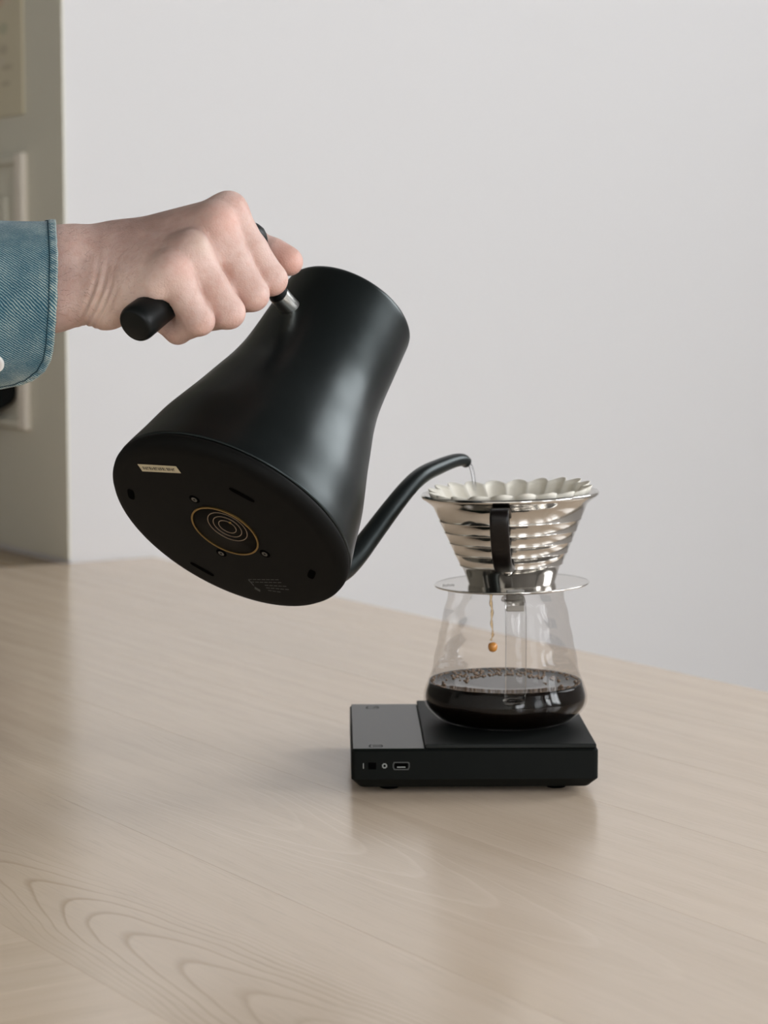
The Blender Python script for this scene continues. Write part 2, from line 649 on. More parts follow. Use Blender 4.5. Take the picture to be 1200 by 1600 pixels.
# paper notice on the grey wall
def poster_mat():
    m = NT('printed_notice')
    tc = m.obj()
    sx = m.n('ShaderNodeSeparateXYZ')
    m.l(tc, sx.inputs[0])
    c = m.mix(m.noise(tc, 14, 3), (.64, .58, .44, 1), (.69, .63, .48, 1))

    def spot(c, x, z, rx, rz, col, f=.45):
        a = m.math('DIVIDE', m.math('SUBTRACT', sx.outputs[0], x), rx)
        b = m.math('DIVIDE', m.math('SUBTRACT', sx.outputs[2], z), rz)
        d = m.math('ADD', m.math('MULTIPLY', a, a), m.math('MULTIPLY', b, b))
        return m.mix(m.mapr(d, 1.0, .5, 0, f), c, col)
    for (px, py, rx, rz, col) in [(12, 45, .016, .008, (.36,.40,.28,1)), (12, 78, .016, .007, (.40,.34,.26,1)), (6, 98, .022, .006, (.66,.6,.52,1)),
                                  (18, 105, .02, .004, (.4,.34,.25,1)), (16, 131, .016, .004, (.4,.34,.25,1)), (3, 3, .022, .009, (.6,.27,.12,1)), (14, 2, .03, .005, (.7,.6,.5,1))]:
        c = spot(c, gx(px, py), gzz(px, py), rx, rz, col)
    m.l(c, m.b.inputs['Base Color'])
    m.b.inputs['Roughness'].default_value = .6
    return m.m


xr = gx(42, 100)
zb = gzz(42, 178)
pm = Matrix.Translation(uv(PU, PV, FLOOR_Z)) @ Matrix.Rotation(ROT_T, 4, 'Z')
po = bm_obj('paper_notice', box_bm(xr - .24, xr, min(gy(.0035), gy(.006)), max(gy(.0035), gy(.006)), zb, zb + .36, 0), poster_mat(), None, False, pm)
tag(po, 'beige printed paper notice pinned to the grey wall, upper left', 'poster')

# black cloth hanging on the grey wall below the cuff
cl_v, cl_f = [], []
NXc, NZc = 15, 15
cx0, cx1 = gx(-40, 600), gx(33, 600)
ztop = gzz(10, 470)
for i in range(NZc):
    for j in range(NXc):
        s = j / (NXc - 1)
        x = cx0 - .03 + (cx1 - cx0 + .03) * s
        zbot = gzz(10, 690) + max(0, (s - .45)) * .10
        z = ztop + (zbot - ztop) * (i / (NZc - 1))
        fold = .022 + .012 * math.sin(s * 11 + .4) * (.3 + i / NZc) + .004 * math.sin(i * .9)
        cl_v.append((x, gy(fold), z))
for i in range(NZc - 1):
    for j in range(NXc - 1):
        a = i * NXc + j
        cl_f.append((a, a + 1, a + NXc + 1, a + NXc))
cl = mesh_obj('hanging_cloth', cl_v, cl_f, plain('black_cloth', (.006, .007, .007, 1), .9, 0, .2, .2, 80, .1), None, True, pm)
sm = cl.modifiers.new('thickness', 'SOLIDIFY'); sm.thickness = .004
tag(cl, 'black cloth hanging out of focus just below the denim cuff', 'cloth')

# ================================================================== TABLE
table = empty('table', uv(0, 0, FLOOR_Z), ROT_T)
tag(table, 'large pale oak veneer table carrying the scale and carafe', 'table')
U1, V1 = 2.25, 1.16
TZ = -FLOOR_Z


def tb(name, u0, u1, v0, v1, z0, z1, mat, parent, bev=0.0, seg=1):
    """A box in the table frame with its origin at its own middle (so the grain runs along its own X)."""
    y0, y1 = sorted((YS * v0, YS * v1))
    cx, cy, cz = (u0 + u1) / 2, (y0 + y1) / 2, (z0 + z1) / 2
    o = bm_obj(name, box_bm(u0 - cx, u1 - cx, y0 - cy, y1 - cy, z0 - cz, z1 - cz, bev, seg), mat, parent)
    o.location = (cx, cy, cz)
    return o


core = tb('tabletop', 0.0, U1, 0.0, V1, TZ - .034, TZ - .004, M_WOOD, table, .003)
cz0 = Vector(core.location)


def plank(u0, u1, v0, v1, mat, rot=False):
    y0, y1 = sorted((YS * v0, YS * v1))
    cx, cy, cz = (u0 + u1) / 2, (y0 + y1) / 2, TZ - .002
    g = .00003
    hx, hy = (u1 - u0) / 2 - g, (y1 - y0) / 2 - g
    bm = box_bm(-hy, hy, -hx, hx, -.002, .002, .00012, 1) if rot else box_bm(-hx, hx, -hy, hy, -.002, .002, .00012, 1)
    o = bm_obj('plank', bm, mat, core)
    o.location = Vector((cx, cy, cz)) - cz0
    if rot:
        o.rotation_euler = (0, 0, math.pi / 2)
    return o


ve = [0, .12, .24, .36, .485, .645, .795]
ap = to_uv(T(265, 1478))
ap2 = to_uv(T(760, 1412))
for i in range(len(ve) - 1):
    v0, v1 = ve[i], ve[i + 1]
    mat = M_WOOD
    if i == 5:
        mat = wood_mat('cathedral_oak_veneer', WOOD, ap[0] - U1 / 2, YS * (ap[1] - (v0 + v1) / 2) - .004, 130.0, .046, .62, 1.5)
    if i == 4:
        mat = wood_mat('faint_figured_veneer', WOOD, ap2[0] - U1 / 2, YS * (ap2[1] - (v0 + v1) / 2), -130.0, .07, .25, 1.0, True)
    plank(0.0, U1, v0, v1, mat)
uu = 0.0
while uu < U1 - .001:
    u2 = min(U1, uu + .0375)
    plank(uu, u2, .795, V1, M_WOOD, True)
    uu = u2
M_LEG = M_WOOD
for (a, b) in ((.10, .10), (U1 - .10, .10), (.10, V1 - .10), (U1 - .10, V1 - .10)):
    tb('leg', a - .035, a + .035, b - .035, b + .035, .0, TZ - .034, M_LEG, table, .004)
tb('apron', .135, U1 - .135, .09, .115, TZ - .12, TZ - .034, M_LEG, table, .002)
tb('apron', .135, U1 - .135, V1 - .115, V1 - .09, TZ - .12, TZ - .034, M_LEG, table, .002)

# ================================================================== SCALE
SCW = 0.160
s_front = 1.467
s_cx = 0.0572
YAW = math.radians(1.2)
scale = empty('coffee_scale', (s_cx, s_front + .08, 0), YAW)
tag(scale, 'flat black digital scale with grey glossy display strip under the glass carafe', 'scale')
# body with chamfered underside
H0, H1, H2 = .0035, .0105, .0300
prof = [(.080, H1), (.080, H2 - .0012), (.0790, H2)]
bm = bmesh.new()


def rrect(hw, z, r=.004, n=4):
    out = []
    for (sx, sy, a0) in ((1, 1, 0), (-1, 1, 90), (-1, -1, 180), (1, -1, 270)):
        for k in range(n + 1):
            a = math.radians(a0 + 90 * k / n)
            out.append((sx * (hw - r) + r * math.cos(a), sy * (hw - r) + r * math.sin(a), z))
    return out


def loft(rings, cap=True):
    bm = bmesh.new()
    R = [[bm.verts.new(p) for p in r] for r in rings]
    n = len(R[0])
    for a, b in zip(R, R[1:]):
        for j in range(n):
            bm.faces.new((a[j], a[(j + 1) % n], b[(j + 1) % n], b[j]))
    if cap:
        bm.faces.new(R[0][::-1])
        bm.faces.new(R[-1])
    return bm


o = bm_obj('body', loft([rrect(.066, H0, .004), rrect(.0745, H0 + .001, .004), rrect(.0800, H1, .003), rrect(.0800, H2 - .0012, .003), rrect(.0790, H2, .003)]), M_SCALE, scale)
smooth_by_angle(o, 25)
xd = -.080 + .0477
o = bm_obj('display', box_bm(-.0788, xd - .0004, -.0788, .0788, H2, H2 + .0006, .0002, 1), M_DISP, scale)
disp = o
o = bm_obj('weighing_pad', box_bm(xd, .0788, -.0788, .0788, H2 + .0002, H2 + .0032, .0008, 2), M_PAD, scale)
for sx in (-1, 1):
    for sy in (-1, 1):
        lathe('foot', [(0, 0), (.006, 0), (.0068, .001), (.0068, .0045), (0, .0045)], M_PIT, scale, 24).location = (sx * .055, sy * .055, 0)


# touch marks on the display: two flat hexagon outlines
def hex_outline(cx, cy, w, h, lw):
    vs, fs = [], []
    pts = [(-1, 0), (-.72, .9), (.72, .9), (1, 0), (.72, -.9), (-.72, -.9)]
    for (a, b) in pts:
        vs.append((cx + a * w, cy + b * h, 0))
        vs.append((cx + a * (w - lw), cy + b * (h - lw), 0))
    for k in range(6):
        n = (k + 1) % 6
        fs.append((2 * k, 2 * n, 2 * n + 1, 2 * k + 1))
    return vs, fs


for (yy, bar) in ((-.070, True), (.066, False)):
    vs, fs = hex_outline(-.064, yy, .0048, .0045, .0006)
    if bar:
        n0 = len(vs)
        vs += [(-.066, yy - .0006, 0), (-.061, yy - .0006, 0), (-.061, yy + .0006, 0), (-.066, yy + .0006, 0)]
    else:
        n0 = len(vs)
        vs += [(-.0645, yy - .002, 0), (-.0635, yy - .002, 0), (-.060, yy + .002, 0), (-.061, yy + .002, 0)]
    fs.append((n0, n0 + 1, n0 + 2, n0 + 3))
    t = mesh_obj('touch_mark', vs, fs, M_SCLINE, disp, False)
    t.location = (0, 0, H2 + .0008)
# front face: power mark, small window, ring with spokes, port slot
yf = -.0802
zf = .0195


def front_poly(name, pts, fs, mat):
    return mesh_obj(name, [(x, yf, z) for x, z in pts], fs, mat, scale, False)


front_poly('power_mark', [(-.0725, zf - .0018), (-.0719, zf - .0018), (-.0719, zf + .0018), (-.0725, zf + .0018)], [(0, 1, 2, 3)], M_SCICON)
bm_obj('indicator_window', box_bm(-.0690, -.0640, yf - .0002, -.079, zf - .0022, zf + .0022, .0001, 1), M_PIT, scale)
pts, fs = [], []
for k in range(16):
    a = 2 * math.pi * k / 16
    rO = .0019 if k % 2 else .0015
    pts += [(-.0585 + rO * math.cos(a), zf + rO * math.sin(a)), (-.0585 + .0009 * math.cos(a), zf + .0009 * math.sin(a))]
for k in range(16):
    n = (k + 1) % 16
    fs.append((2 * k, 2 * n, 2 * n + 1, 2 * k + 1))
front_poly('ring_mark', pts, fs, M_SCICON)
po = [(-.0525, -.0028), (-.0430, -.0028), (-.0422, -.001), (-.0422, .0018), (-.0430, .0026), (-.0525, .0026), (-.0533, .001), (-.0533, -.001)]
pi = [(x * .0 + (-.04775 + (x + .04775) * .86), z * .72) for x, z in po]
pts = [(x, zf + z) for x, z in po] + [(x, zf + z) for x, z in pi]
front_poly('port_rim', pts, [(k, (k + 1) % 8, 8 + (k + 1) % 8, 8 + k) for k in range(8)], plain('port_rim_grey', (.03, .032, .031, 1), .4))
bm_obj('port', box_bm(-.0518, -.0437, yf - .0001, -.079, zf - .0017, zf + .0016, .0001, 1), M_PIT, scale)
bm_obj('port_tongue', box_bm(-.0505, -.045, yf - .0003, -.079, zf - .0012, zf - .0005, .0001, 1), M_SCICON, scale)

# ================================================================== CARAFE
CAX, CAY = 0.0825, 1.547
Z0 = H2 + .0032


def zpx(py):                                     # height of a point on the carafe axis seen at image row py
    p = hit(790, py, Vector((0, CAY, 0)), Vector((0, 1, 0)))
    return p.z


def rpx(n):
    return n / 2298.0


carafe = empty('glass_carafe', (CAX, CAY, Z0))
tag(carafe, 'clear ridged glass carafe with black coffee on the scale', 'carafe')
cp = [(0, 1127), (70, 1127), (88, 1125), (104, 1120), (117, 1110), (125, 1100), (127.5, 1089), (126, 1078), (121, 1064), (116, 1052), (113, 1042), (112, 1034),
      (111.5, 1027), (109.5, 1018), (107, 1010), (105.5, 1002), (104.5, 994), (102.5, 985), (100, 976), (98.5, 967), (97.5, 959), (95.5, 950), (92.5, 941), (90.5, 934), (90, 922), (90.5, 917)]
zs = [zpx(y) - Z0 for _, y in cp]
dz = -zs[0]
cprof = [(rpx(r), max(0, z + dz)) for (r, _), z in zip(cp, zs)]
cprof = [tuple(p) for p in spline(cprof, 3)]
glass = lathe('glass_body', cprof, M_GLASS, carafe, 112)
# steel/plastic collar under the dripper seen through the handle
rim_z = cprof[-1][1]
lathe('mouth_rim', [(rpx(89.5), rim_z - .0006), (rpx(91.5), rim_z - .0003), (rpx(91.7), rim_z + .0008), (rpx(90), rim_z + .0014), (rpx(88.6), rim_z + .0006), (rpx(89.5), rim_z - .0006)], M_HGLASS, carafe, 96)
# handle: glass strap in front, slightly to the right
az = math.radians(-90 + 2.5)
hd = Vector((math.cos(az), math.sin(az), 0))
ht = Vector((-hd.y, hd.x, 0))
hp = [(.0385, .0885), (.046, .0915), (.058, .0920), (.066, .087), (.0690, .074), (.0695, .056), (.0690, .038), (.0665, .0285), (.0610, .0240), (.0545, .0245)]
hpath = [hd * p[0] + Vector((0, 0, p[1])) for p in spline(hp, 6)]
hn = len(hpath)
sweep('handle', hpath, [.0070] * hn, M_HGLASS, carafe, 16, ht, .28)
# grey clip where the strap meets the neck
ck = bm_obj('handle_clip', box_bm(-.0060, .0060, -.0012, .0012, -.0072, .0072, .0008, 2), plain('translucent_grey_clip', (.33, .31, .28, 1), .35), carafe)
ck.location = hd * .0415 + ht * .0022 + Vector((0, 0, .0885))
ck.rotation_euler = (0, 0, az + math.pi / 2)

# coffee
ZL = zpx(1064) - Z0
inner = [(max(0, r - .0012), max(.0012, z + .0002)) for r, z in cprof if z < ZL - .0005]
rl = np.interp(ZL, [p[1] for p in cprof], [p[0] for p in cprof]) - .0010
cprof2 = inner + [(rl, ZL + .0006), (rl - .0012, ZL), (rl * .5, ZL - .0001), (0, ZL - .0001)]
cprof2 = [(0, .0012)] + [p for p in cprof2 if p[0] > 0] + [(0, ZL - .0001)]
coffee = lathe('coffee', cprof2, M_COFFEE, None, 96, Matrix.Translation((CAX, CAY, Z0)))
tag(coffee, 'black coffee filling the bottom of the glass carafe', 'coffee')
# froth bubbles riding on the coffee
vs, fs = [], []


def add_dome(cx, cy, cz, r):
    n0 = len(vs)
    rings = [(1.0, 0.0), (.86, .5), (.5, .86)]
    for (a, b) in rings:
        for k in range(8):
            t = 2 * math.pi * k / 8
            vs.append((cx + r * a * math.cos(t), cy + r * a * math.sin(t), cz + r * b * .8))
    vs.append((cx, cy, cz + r * .8))
    for i in range(2):
        for k in range(8):
            m2 = (k + 1) % 8
            fs.append((n0 + i * 8 + k, n0 + i * 8 + m2, n0 + (i + 1) * 8 + m2, n0 + (i + 1) * 8 + k))
    for k in range(8):
        fs.append((n0 + 16 + k, n0 + 16 + (k + 1) % 8, n0 + 24))


for k in range(230):
    a = random.uniform(0, 2 * math.pi)
    add_dome((rl - random.uniform(.0008, .0026)) * math.cos(a), (rl - random.uniform(.0008, .0026)) * math.sin(a), ZL, random.uniform(.0004, .0011))
for k in range(170):
    a = random.gauss(math.radians(95), .9)
    q = rl * random.uniform(.45, .96)
    add_dome(q * math.cos(a), q * math.sin(a), ZL, random.uniform(.0005, .0014))
fro = mesh_obj('froth', vs, fs, M_BUBBLE, coffee, True)
fro['kind'] = 'stuff'

# ================================================================== DRIPPER
TILT = math.radians(-1.5)
DPX = 801
DX = (DPX - 600) / 3600.0 * 1.548
plate_z = Z0 + rim_z + .0016
drm = Matrix.Translation((DX, CAY, plate_z)) @ Matrix.Rotation(TILT, 4, 'Y')
dripper = empty('coffee_dripper')
dripper.matrix_world = drm
tag(dripper, 'stepped stainless steel coffee dripper with black handle on top of the carafe', 'dripper')
PZ = zpx(905)


def dz_(py):
    return zpx(py) - PZ


# saucer plate
lathe('plate', [(rpx(58), -.0005), (rpx(116), -.0002), (rpx(119.5), .0002), (rpx(120.5), .0009), (rpx(119.3), .0014), (rpx(113), .0010), (rpx(66), .0012), (rpx(58), .0012)], M_MIRROR, dripper, 112)
cone = [(66.5, 904), (68.5, 898), (73, 884), (76, 876)]
for (r_, y_) in ((80, 872), (88, 854), (95.5, 837), (103, 820), (110.5, 802.5)):
    cone += [(r_ - .9, y_ + 1.6), (r_ + .5, y_ + .6), (r_ + .7, y_ - .6), (r_ + .2, y_ - 1.8)]
cone += [(117.8, 784), (119.5, 780.5), (124, 776), (131, 771)]
op = [(rpx(r), dz_(y)) for r, y in cone]
rimp = [(rpx(135), dz_(768)), (rpx(137.5), dz_(766)), (rpx(138.2), dz_(763)), (rpx(136.5), dz_(760.5)), (rpx(133), dz_(761))]
inn = [(max(.001, r - .0011), z + .0005) for r, z in op[::-1]]
lathe('cone', op + rimp + inn + [(.012, inn[-1][1])], M_MIRROR, dripper, 128)
# the logo pressed into the plate, reduced to its unreadable strokes
vs, fs = [], []
for k in range(9):
    x = -.0470 + k * .0009
    y0_ = -.006 + .0012 * math.sin(k * 2.1)
    n0 = len(vs)
    vs += [(x, y0_, 0), (x + .0005, y0_, 0), (x + .0011, y0_ + .005 + .001 * math.cos(k * 1.7), 0), (x + .0006, y0_ + .005 + .001 * math.cos(k * 1.7), 0)]
    fs.append((n0, n0 + 1, n0 + 2, n0 + 3))
lg = mesh_obj('stamped_mark', vs, fs, plain('stamped_shadow_steel', (.25, .24, .22, 1), .4, 1.0), dripper, False)
lg.location = (0, 0, .00145)
# handle strap
az = math.radians(-90 - 9)
hd = Vector((math.cos(az), math.sin(az), 0))
ht = Vector((-hd.y, hd.x, 0))
hz = [(rpx(115), dz_(786)), (.0575, dz_(777)), (.0640, dz_(776)), (.0680, dz_(782)), (.0685, dz_(796)), (.0660, dz_(818)), (.0605, dz_(841)), (.0530, dz_(858)), (.0440, dz_(868)), (rpx(78), dz_(869))]
hpath = [hd * p[0] + Vector((0, 0, p[1])) for p in spline(hz, 6)]
sweep('handle', hpath, [.0062] * len(hpath), M_BLACKPL, dripper, 16, ht, .34, square=True)
sc = lathe('handle_screw', [(0, .0030), (.0016, .0028), (.0026, .0016), (.0028, 0), (.0022, -.002), (0, -.003)], M_MIRROR, dripper, 24)
sc.location = hd * .0375 + ht * .0018 + Vector((0, 0, dz_(874)))
sc.rotation_euler = (math.pi / 2, 0, az + math.pi / 2)

# paper filter, fluted
NF = 20


def flute(amp_prof):
    def f(a, i):
        am = amp_prof[i]
        return 1 + am * (abs(math.sin(a * NF / 2)) ** .8 - .5)
    return f


fp = [(30, 898), (33, 890), (48, 870), (63, 845), (79, 818), (95, 790), (109, 772), (116, 762), (119.5, 754.5)]
amps = [0, .05, .10, .13, .15, .16, .155, .15, .14]
fprof = [(rpx(r), dz_(y)) for r, y in fp]
n_ = len(fprof)


def radf(a, i):
    return flute(amps)(a, i)


pf = lathe('paper_filter', fprof, M_PAPER, None, 240, drm.copy(), True, radf)
# uneven top edge: flutes rise and dip
me = pf.data
ztop = fprof[-1][1]
for v in me.vertices:
    a = math.atan2(v.co.y, v.co.x)
    k = max(0.0, (v.co.z - dz_(800)) / (ztop - dz_(800)))
    v.co.z += k * (.0020 * (abs(math.sin(a * NF / 2)) - .6) + .0014 * math.sin(a + .9) + .0010 * math.sin(3 * a))
smf = pf.modifiers.new('thickness', 'SOLIDIFY')
smf.thickness = .0005
tag(pf, 'fluted cream paper filter standing in the steel dripper', 'coffee filter')
gr = lathe('coffee_grounds', [(0, dz_(886)), (.016, dz_(884)), (rpx(50), dz_(862)), (rpx(68), dz_(835)), (rpx(70), dz_(829)), (rpx(50), dz_(832)), (0, dz_(831))], M_GROUNDS, None, 64, drm.copy())
tag(gr, 'wet dark coffee grounds inside the paper filter', 'coffee grounds')

# coffee dripping from the dripper into the carafe
drip = empty('coffee_drip', W(768, 935, 1.553))
tag(drip, 'thin amber coffee drip falling inside the carafe', 'coffee')
p0 = drip.location.copy()
def_pts = [(768, 922), (767, 940), (769, 955), (768, 972), (770, 990), (767, 1001)]
dp = [W(x, y, 1.553) - p0 for x, y in def_pts]
dp = [Vector(p) for p in spline([tuple(v) for v in dp], 5)]
rr = [.0011 + .0003 * math.sin(i * 1.3) - .00055 * (i / len(dp)) for i in range(len(dp))]
sweep('stream', dp, rr, thin_glass('amber_stream', (.95, .82, .62, 1), (.82, .58, .32, 1), 1.0), drip, 12)
dr = lathe('drop', [(0, .0034), (.0014, .0031), (.0027, .0024), (.0032, .0008), (.0031, -.001), (.0022, -.0026), (.001, -.0032), (0, -.0034)], M_AMBER, drip, 24)
dr.location = W(770, 1011, 1.553) - p0
# wet cluster of drops under the plate
vs, fs = [], []
for k in range(16):
    add_dome(random.uniform(-.010, .012), random.uniform(-.006, .006), 0, random.uniform(.0007, .0018))
wet = mesh_obj('clinging_drops', [(x, y, -z) for x, y, z in vs], fs, M_HGLASS, drip, True)
wet.location = Vector((DX - .010, CAY - .01, plate_z - .0006)) - p0
wet['kind'] = 'stuff'

# ================================================================== KETTLE
KD = 1.39
UNIT = KD / FPX
KB = W(352, 829, KD)
Fk = ray(352, 829)
Xk = (RX - Fk * RX.dot(Fk)).normalized()
Uk = Xk.cross(Fk).normalized()
if Uk.z < 0:
    Uk = -Uk
TIL = math.radians(28.0)
adir = math.atan2(.87, .49)
ia = Xk * math.cos(adir) + Uk * math.sin(adir)          # axis direction in the image plane
im = Xk * math.sin(adir) - Uk * math.cos(adir)          # perpendicular, to the lower right
KA = (ia * math.cos(TIL) + Fk * math.sin(TIL)).normalized()
kn = (Fk * math.cos(TIL) - ia * math.sin(TIL)).normalized()
PHI = math.radians(44.0)
KS = (im * math.cos(PHI) + kn * math.sin(PHI)).normalized()
KY = KA.cross(KS).normalized()
KM = Matrix.Translation(KB) @ Matrix((KS, KY, KA)).transposed().to_4x4()
KMI = KM.inverted()


def kpl(px, py):
    """Point of the kettle's spout/handle plane seen at a pixel, in kettle coordinates."""
    return KMI @ hit(px, py, KB, KY)


def kbase(px, py, h=0.0):
    return KMI @ hit(px, py, KB + KA * (h * UNIT), KA)


kettle = empty('gooseneck_kettle')
kettle.matrix_world = KM
tag(kettle, 'matte black gooseneck kettle tilted and pouring water into the dripper', 'kettle')
bp = [(202, 26), (198, 42), (190.5, 69), (178, 118), (166.5, 152), (153, 190), (140, 230), (129, 264), (120.5, 300), (116, 335), (113, 370), (110, 405), (107.5, 436)]
bp = [tuple(p) for p in spline(bp, 4)]
bp = [(200, 24.5)] + bp + [(106.5, 441), (104.5, 443.5), (102, 444), (100, 441), (99, 436)]
bp = [(r * (1 + .065 * h / 444), h * (1 + .06 * h / 444)) for r, h in bp]
lathe('body', [(r * UNIT, h * UNIT) for r, h in bp], M_KET, kettle, 144)
lathe('lid', [(r * UNIT, h * UNIT) for r, h in [(105, 456), (105.6, 466), (103, 468), (60, 469), (0, 469)]], M_KET, kettle, 96)
basep = [(0, 0), (60, 0), (180, 0), (190, 1.5), (197, 5), (202, 11), (203.5, 17), (203, 22), (200, 23.5), (196, 24)]
kb = lathe('base_plate', [(r * UNIT, h * UNIT) for r, h in basep], M_KBASE, kettle, 144)


def ring(name, c, r0, r1, h0, h1, mat, parent, seg=72):
    pr = [(r0, h0), (r1, h0), (r1, h1), (r0, h1), (r0, h0)]
    o = lathe(name, [(r * UNIT, h * UNIT) for r, h in pr], mat, parent, seg)
    o.location = c
    return smooth_by_angle(o, 30)


C0 = Vector((0, 0, 0))
o = lathe('connector_dish', [(r * UNIT, h * UNIT) for r, h in [(0, -.5), (56, -.5), (56, -1.0), (0, -1.0)]], plain('connector_dark', (.0035, .0025, .0015, 1), .6, 0, .1), kb, 64)
ring('brass_ring', C0, 55.5, 58.5, -2.2, 0.5, M_BRASS, kb)
conn = C0 + Vector((0, 0, 0))
off = kbase(350, 821) - kbase(345, 830)
conn = Vector((off.x, off.y, 0)) * .8
for rO in (34.5, 25.0, 15.5):
    ring('contact_ring', conn, rO - 1.0, rO + .2, -2.0, -.8, M_CONTACT, kb, 56)
pin = lathe('contact_pin', [(r * UNIT, h * UNIT) for r, h in [(0, -2.2), (2.4, -2.0), (2.6, -.9), (0, -.9)]], M_BRASS, kb, 16)
pin.location = conn + (kbase(354, 815) - kbase(350, 821))
for (px, py) in ((304, 780), (414, 865), (346, 864)):
    sc = ring('screw', kbase(px, py), 2.2, 5.0, -1.4, .3, M_SCREW, kb, 24)
    lathe('screw_recess', [(r * UNIT, h * UNIT) for r, h in [(0, -.6), (9, -.6), (9, -.2), (0, -.2)]], M_PIT, kb, 24).location = kbase(px, py)  # flat black disc, the shade of the screw hole put into colour
for (px, py, L, Wd) in ((205, 772, 14, 6), (378, 773, 22, 5), (316, 889, 22, 5), (487, 897, 14, 6)):
    c = kbase(px, py)
    ang = math.atan2(c.y, c.x) + math.pi / 2
    vs = []
    for k in range(20):
        a = 2 * math.pi * k / 20
        vs.append((math.copysign(abs(math.cos(a)) ** .6, math.cos(a)) * L * UNIT, math.copysign(abs(math.sin(a)) ** .6, math.sin(a)) * Wd * UNIT, -.6 * UNIT))
    f = mesh_obj('foot_recess', vs, [tuple(range(19, -1, -1))], M_PIT, kb, False)  # flat black patch painted for the shaded hollow
    f.location = c
    f.rotation_euler = (0, 0, ang)
# rating sticker
c4 = [kbase(*p, h=-.8) for p in ((214.5, 725), (275, 728.5), (283, 739.5), (222.5, 736.5))]
for c in c4:
    c.z = -.8 * UNIT
st = mesh_obj('rating_sticker', c4, [(0, 1, 2, 3)], M_STICK, kb, False)


def on_sticker(s, t):
    a = c4[0].lerp(c4[1], s)
    b = c4[3].lerp(c4[2], s)
    q = a.lerp(b, t)
    q.z = -1.1 * UNIT
    return q


vs, fs = [], []


def bar(s0, t0, s1, t1):
    n0 = len(vs)
    vs.extend([on_sticker(s0, t0), on_sticker(s1, t0), on_sticker(s1, t1), on_sticker(s0, t1)])
    fs.append((n0, n0 + 1, n0 + 2, n0 + 3))


s = .085
for ch in range(15):                              # small unreadable stamped characters
    w = .036
    bar(s, .32, s + .010, .74)
    if ch % 3 != 1:
        bar(s, .32, s + w, .42)
    if ch % 4 != 2:
        bar(s, .50, s + w, .60)
    if ch % 2:
        bar(s + w - .010, .32, s + w, .74)
    s += .056
mesh_obj('sticker_print', vs, fs, M_INK, st, False)
# faint moulded print near the lower edge of the base
vs, fs = [], []
for (x0, y0, x1, y1, wd_) in ((388, 905, 437, 905.5, 1.2), (392, 909, 441, 910, 1.2), (414, 914, 449, 916, 1.2), (416, 918, 453, 921, 1.2), (419, 922, 440, 925, 1.2), (388, 905, 399, 917, 2.2), (398, 918, 409, 924, 3.6)):
    n0 = len(vs)
    segs = max(1, int((x1 - x0) / 7))
    for k in range(segs):
        a0, a1 = k / segs, (k + .8) / segs
        q = []
        for (aa, dd) in ((a0, -wd_ / 2), (a1, -wd_ / 2), (a1, wd_ / 2), (a0, wd_ / 2)):
            p = kbase(x0 + (x1 - x0) * aa, y0 + (y1 - y0) * aa + dd)
            p.z = -.5 * UNIT
            q.append(p)
        n1 = len(vs)
        vs.extend(q)
        fs.append((n1, n1 + 1, n1 + 2, n1 + 3))
mesh_obj('base_print', vs, fs, M_GREYINK, kb, False)

# spout
sp = [(462, 908, 20), (500, 905, 20), (530, 893, 20), (552, 873, 19.5), (582, 834, 18), (612, 794, 16.8), (638, 762, 15.8), (660, 742, 15), (686, 729, 13.8), (708, 720.5, 12.4), (722, 718.5, 11.2), (729, 722.5, 10.2)]
spk = [tuple(kpl(x, y)) + (r * UNIT,) for x, y, r in sp]
spk = spline(spk, 6)
path = [Vector(p[:3]) for p in spk]
rad = [p[3] for p in spk]
spo = sweep('spout', path, rad, M_KET, kettle, 28, Vector((0, 1, 0)))
# black disc painted in for the shaded hollow of the mouth
mo = lathe('spout_mouth', [(0, .0002), (rad[-1] * .72, .0002), (rad[-1] * .72, .0009), (0, .0009)], M_PIT, spo, 24)
tdir = (path[-1] - path[-2]).normalized()
mo.matrix_local = Matrix.Translation(path[-1] - tdir * .0003) @ tdir.to_track_quat('Z', 'Y').to_matrix().to_4x4()

# handle: steel collar, black neck, elbow and grip
col = [kpl(462, 490), kpl(448.5, 475.5), kpl(435, 460)]
collar = sweep('handle_collar', col, [16.5 * UNIT] * 3, M_STEEL, kettle, 40, Vector((0, 1, 0)))
smooth_by_angle(collar, 50)
hpts = [(436, 461, 15.5), (423, 440, 16), (409, 412, 18), (400, 388, 20), (393, 370, 23), (372, 380, 23.5), (345, 405, 24), (310, 432, 25), (275, 459, 26), (245, 481, 27.5), (224, 497, 29), (214.5, 504.5, 29), (210, 508, 26.5), (208.5, 509.3, 22)]
hk = [tuple(kpl(x, y)) + (r * UNIT,) for x, y, r in hpts]
hk = spline(hk, 6)
GRIP_W = [KM @ Vector(p[:3]) for p in hk]
GRIP_R = [p[3] for p in hk]
hand_bar = sweep('handle', [Vector(p[:3]) for p in hk], GRIP_R, M_HANDLE, kettle, 32, Vector((0, 1, 0)))
smooth_by_angle(hand_bar, 60)

# water pouring from the spout
tipw = KM @ path[-1]
wat = empty('water_stream', tipw)
tag(wat, 'thin clear water stream pouring from the spout into the filter', 'water')
dtip = (tipw - CAM).dot(FW)
wp = [Vector((0, 0, 0))]
wpts = [(731, 722), (736, 730), (739, 742), (741.5, 760), (743, 785), (744, 808)]
wp = [W(x, y, dtip) - tipw for x, y in wpts]
wp = [Vector(p) for p in spline([tuple(v) for v in wp], 5)]
wr = [(3.6 - 1.2 * i / len(wp)) * UNIT for i in range(len(wp))]
sweep('stream', wp, wr, M_WATER, wat, 14)


# ================================================================== PERSON (hand, wrist, denim sleeve)
# Everything below is laid out in a local frame: x right, y down, z towards the viewer, 1 unit = UNIT metres.
def HW(x, y, z):
    return W(x, y, KD - z * UNIT)


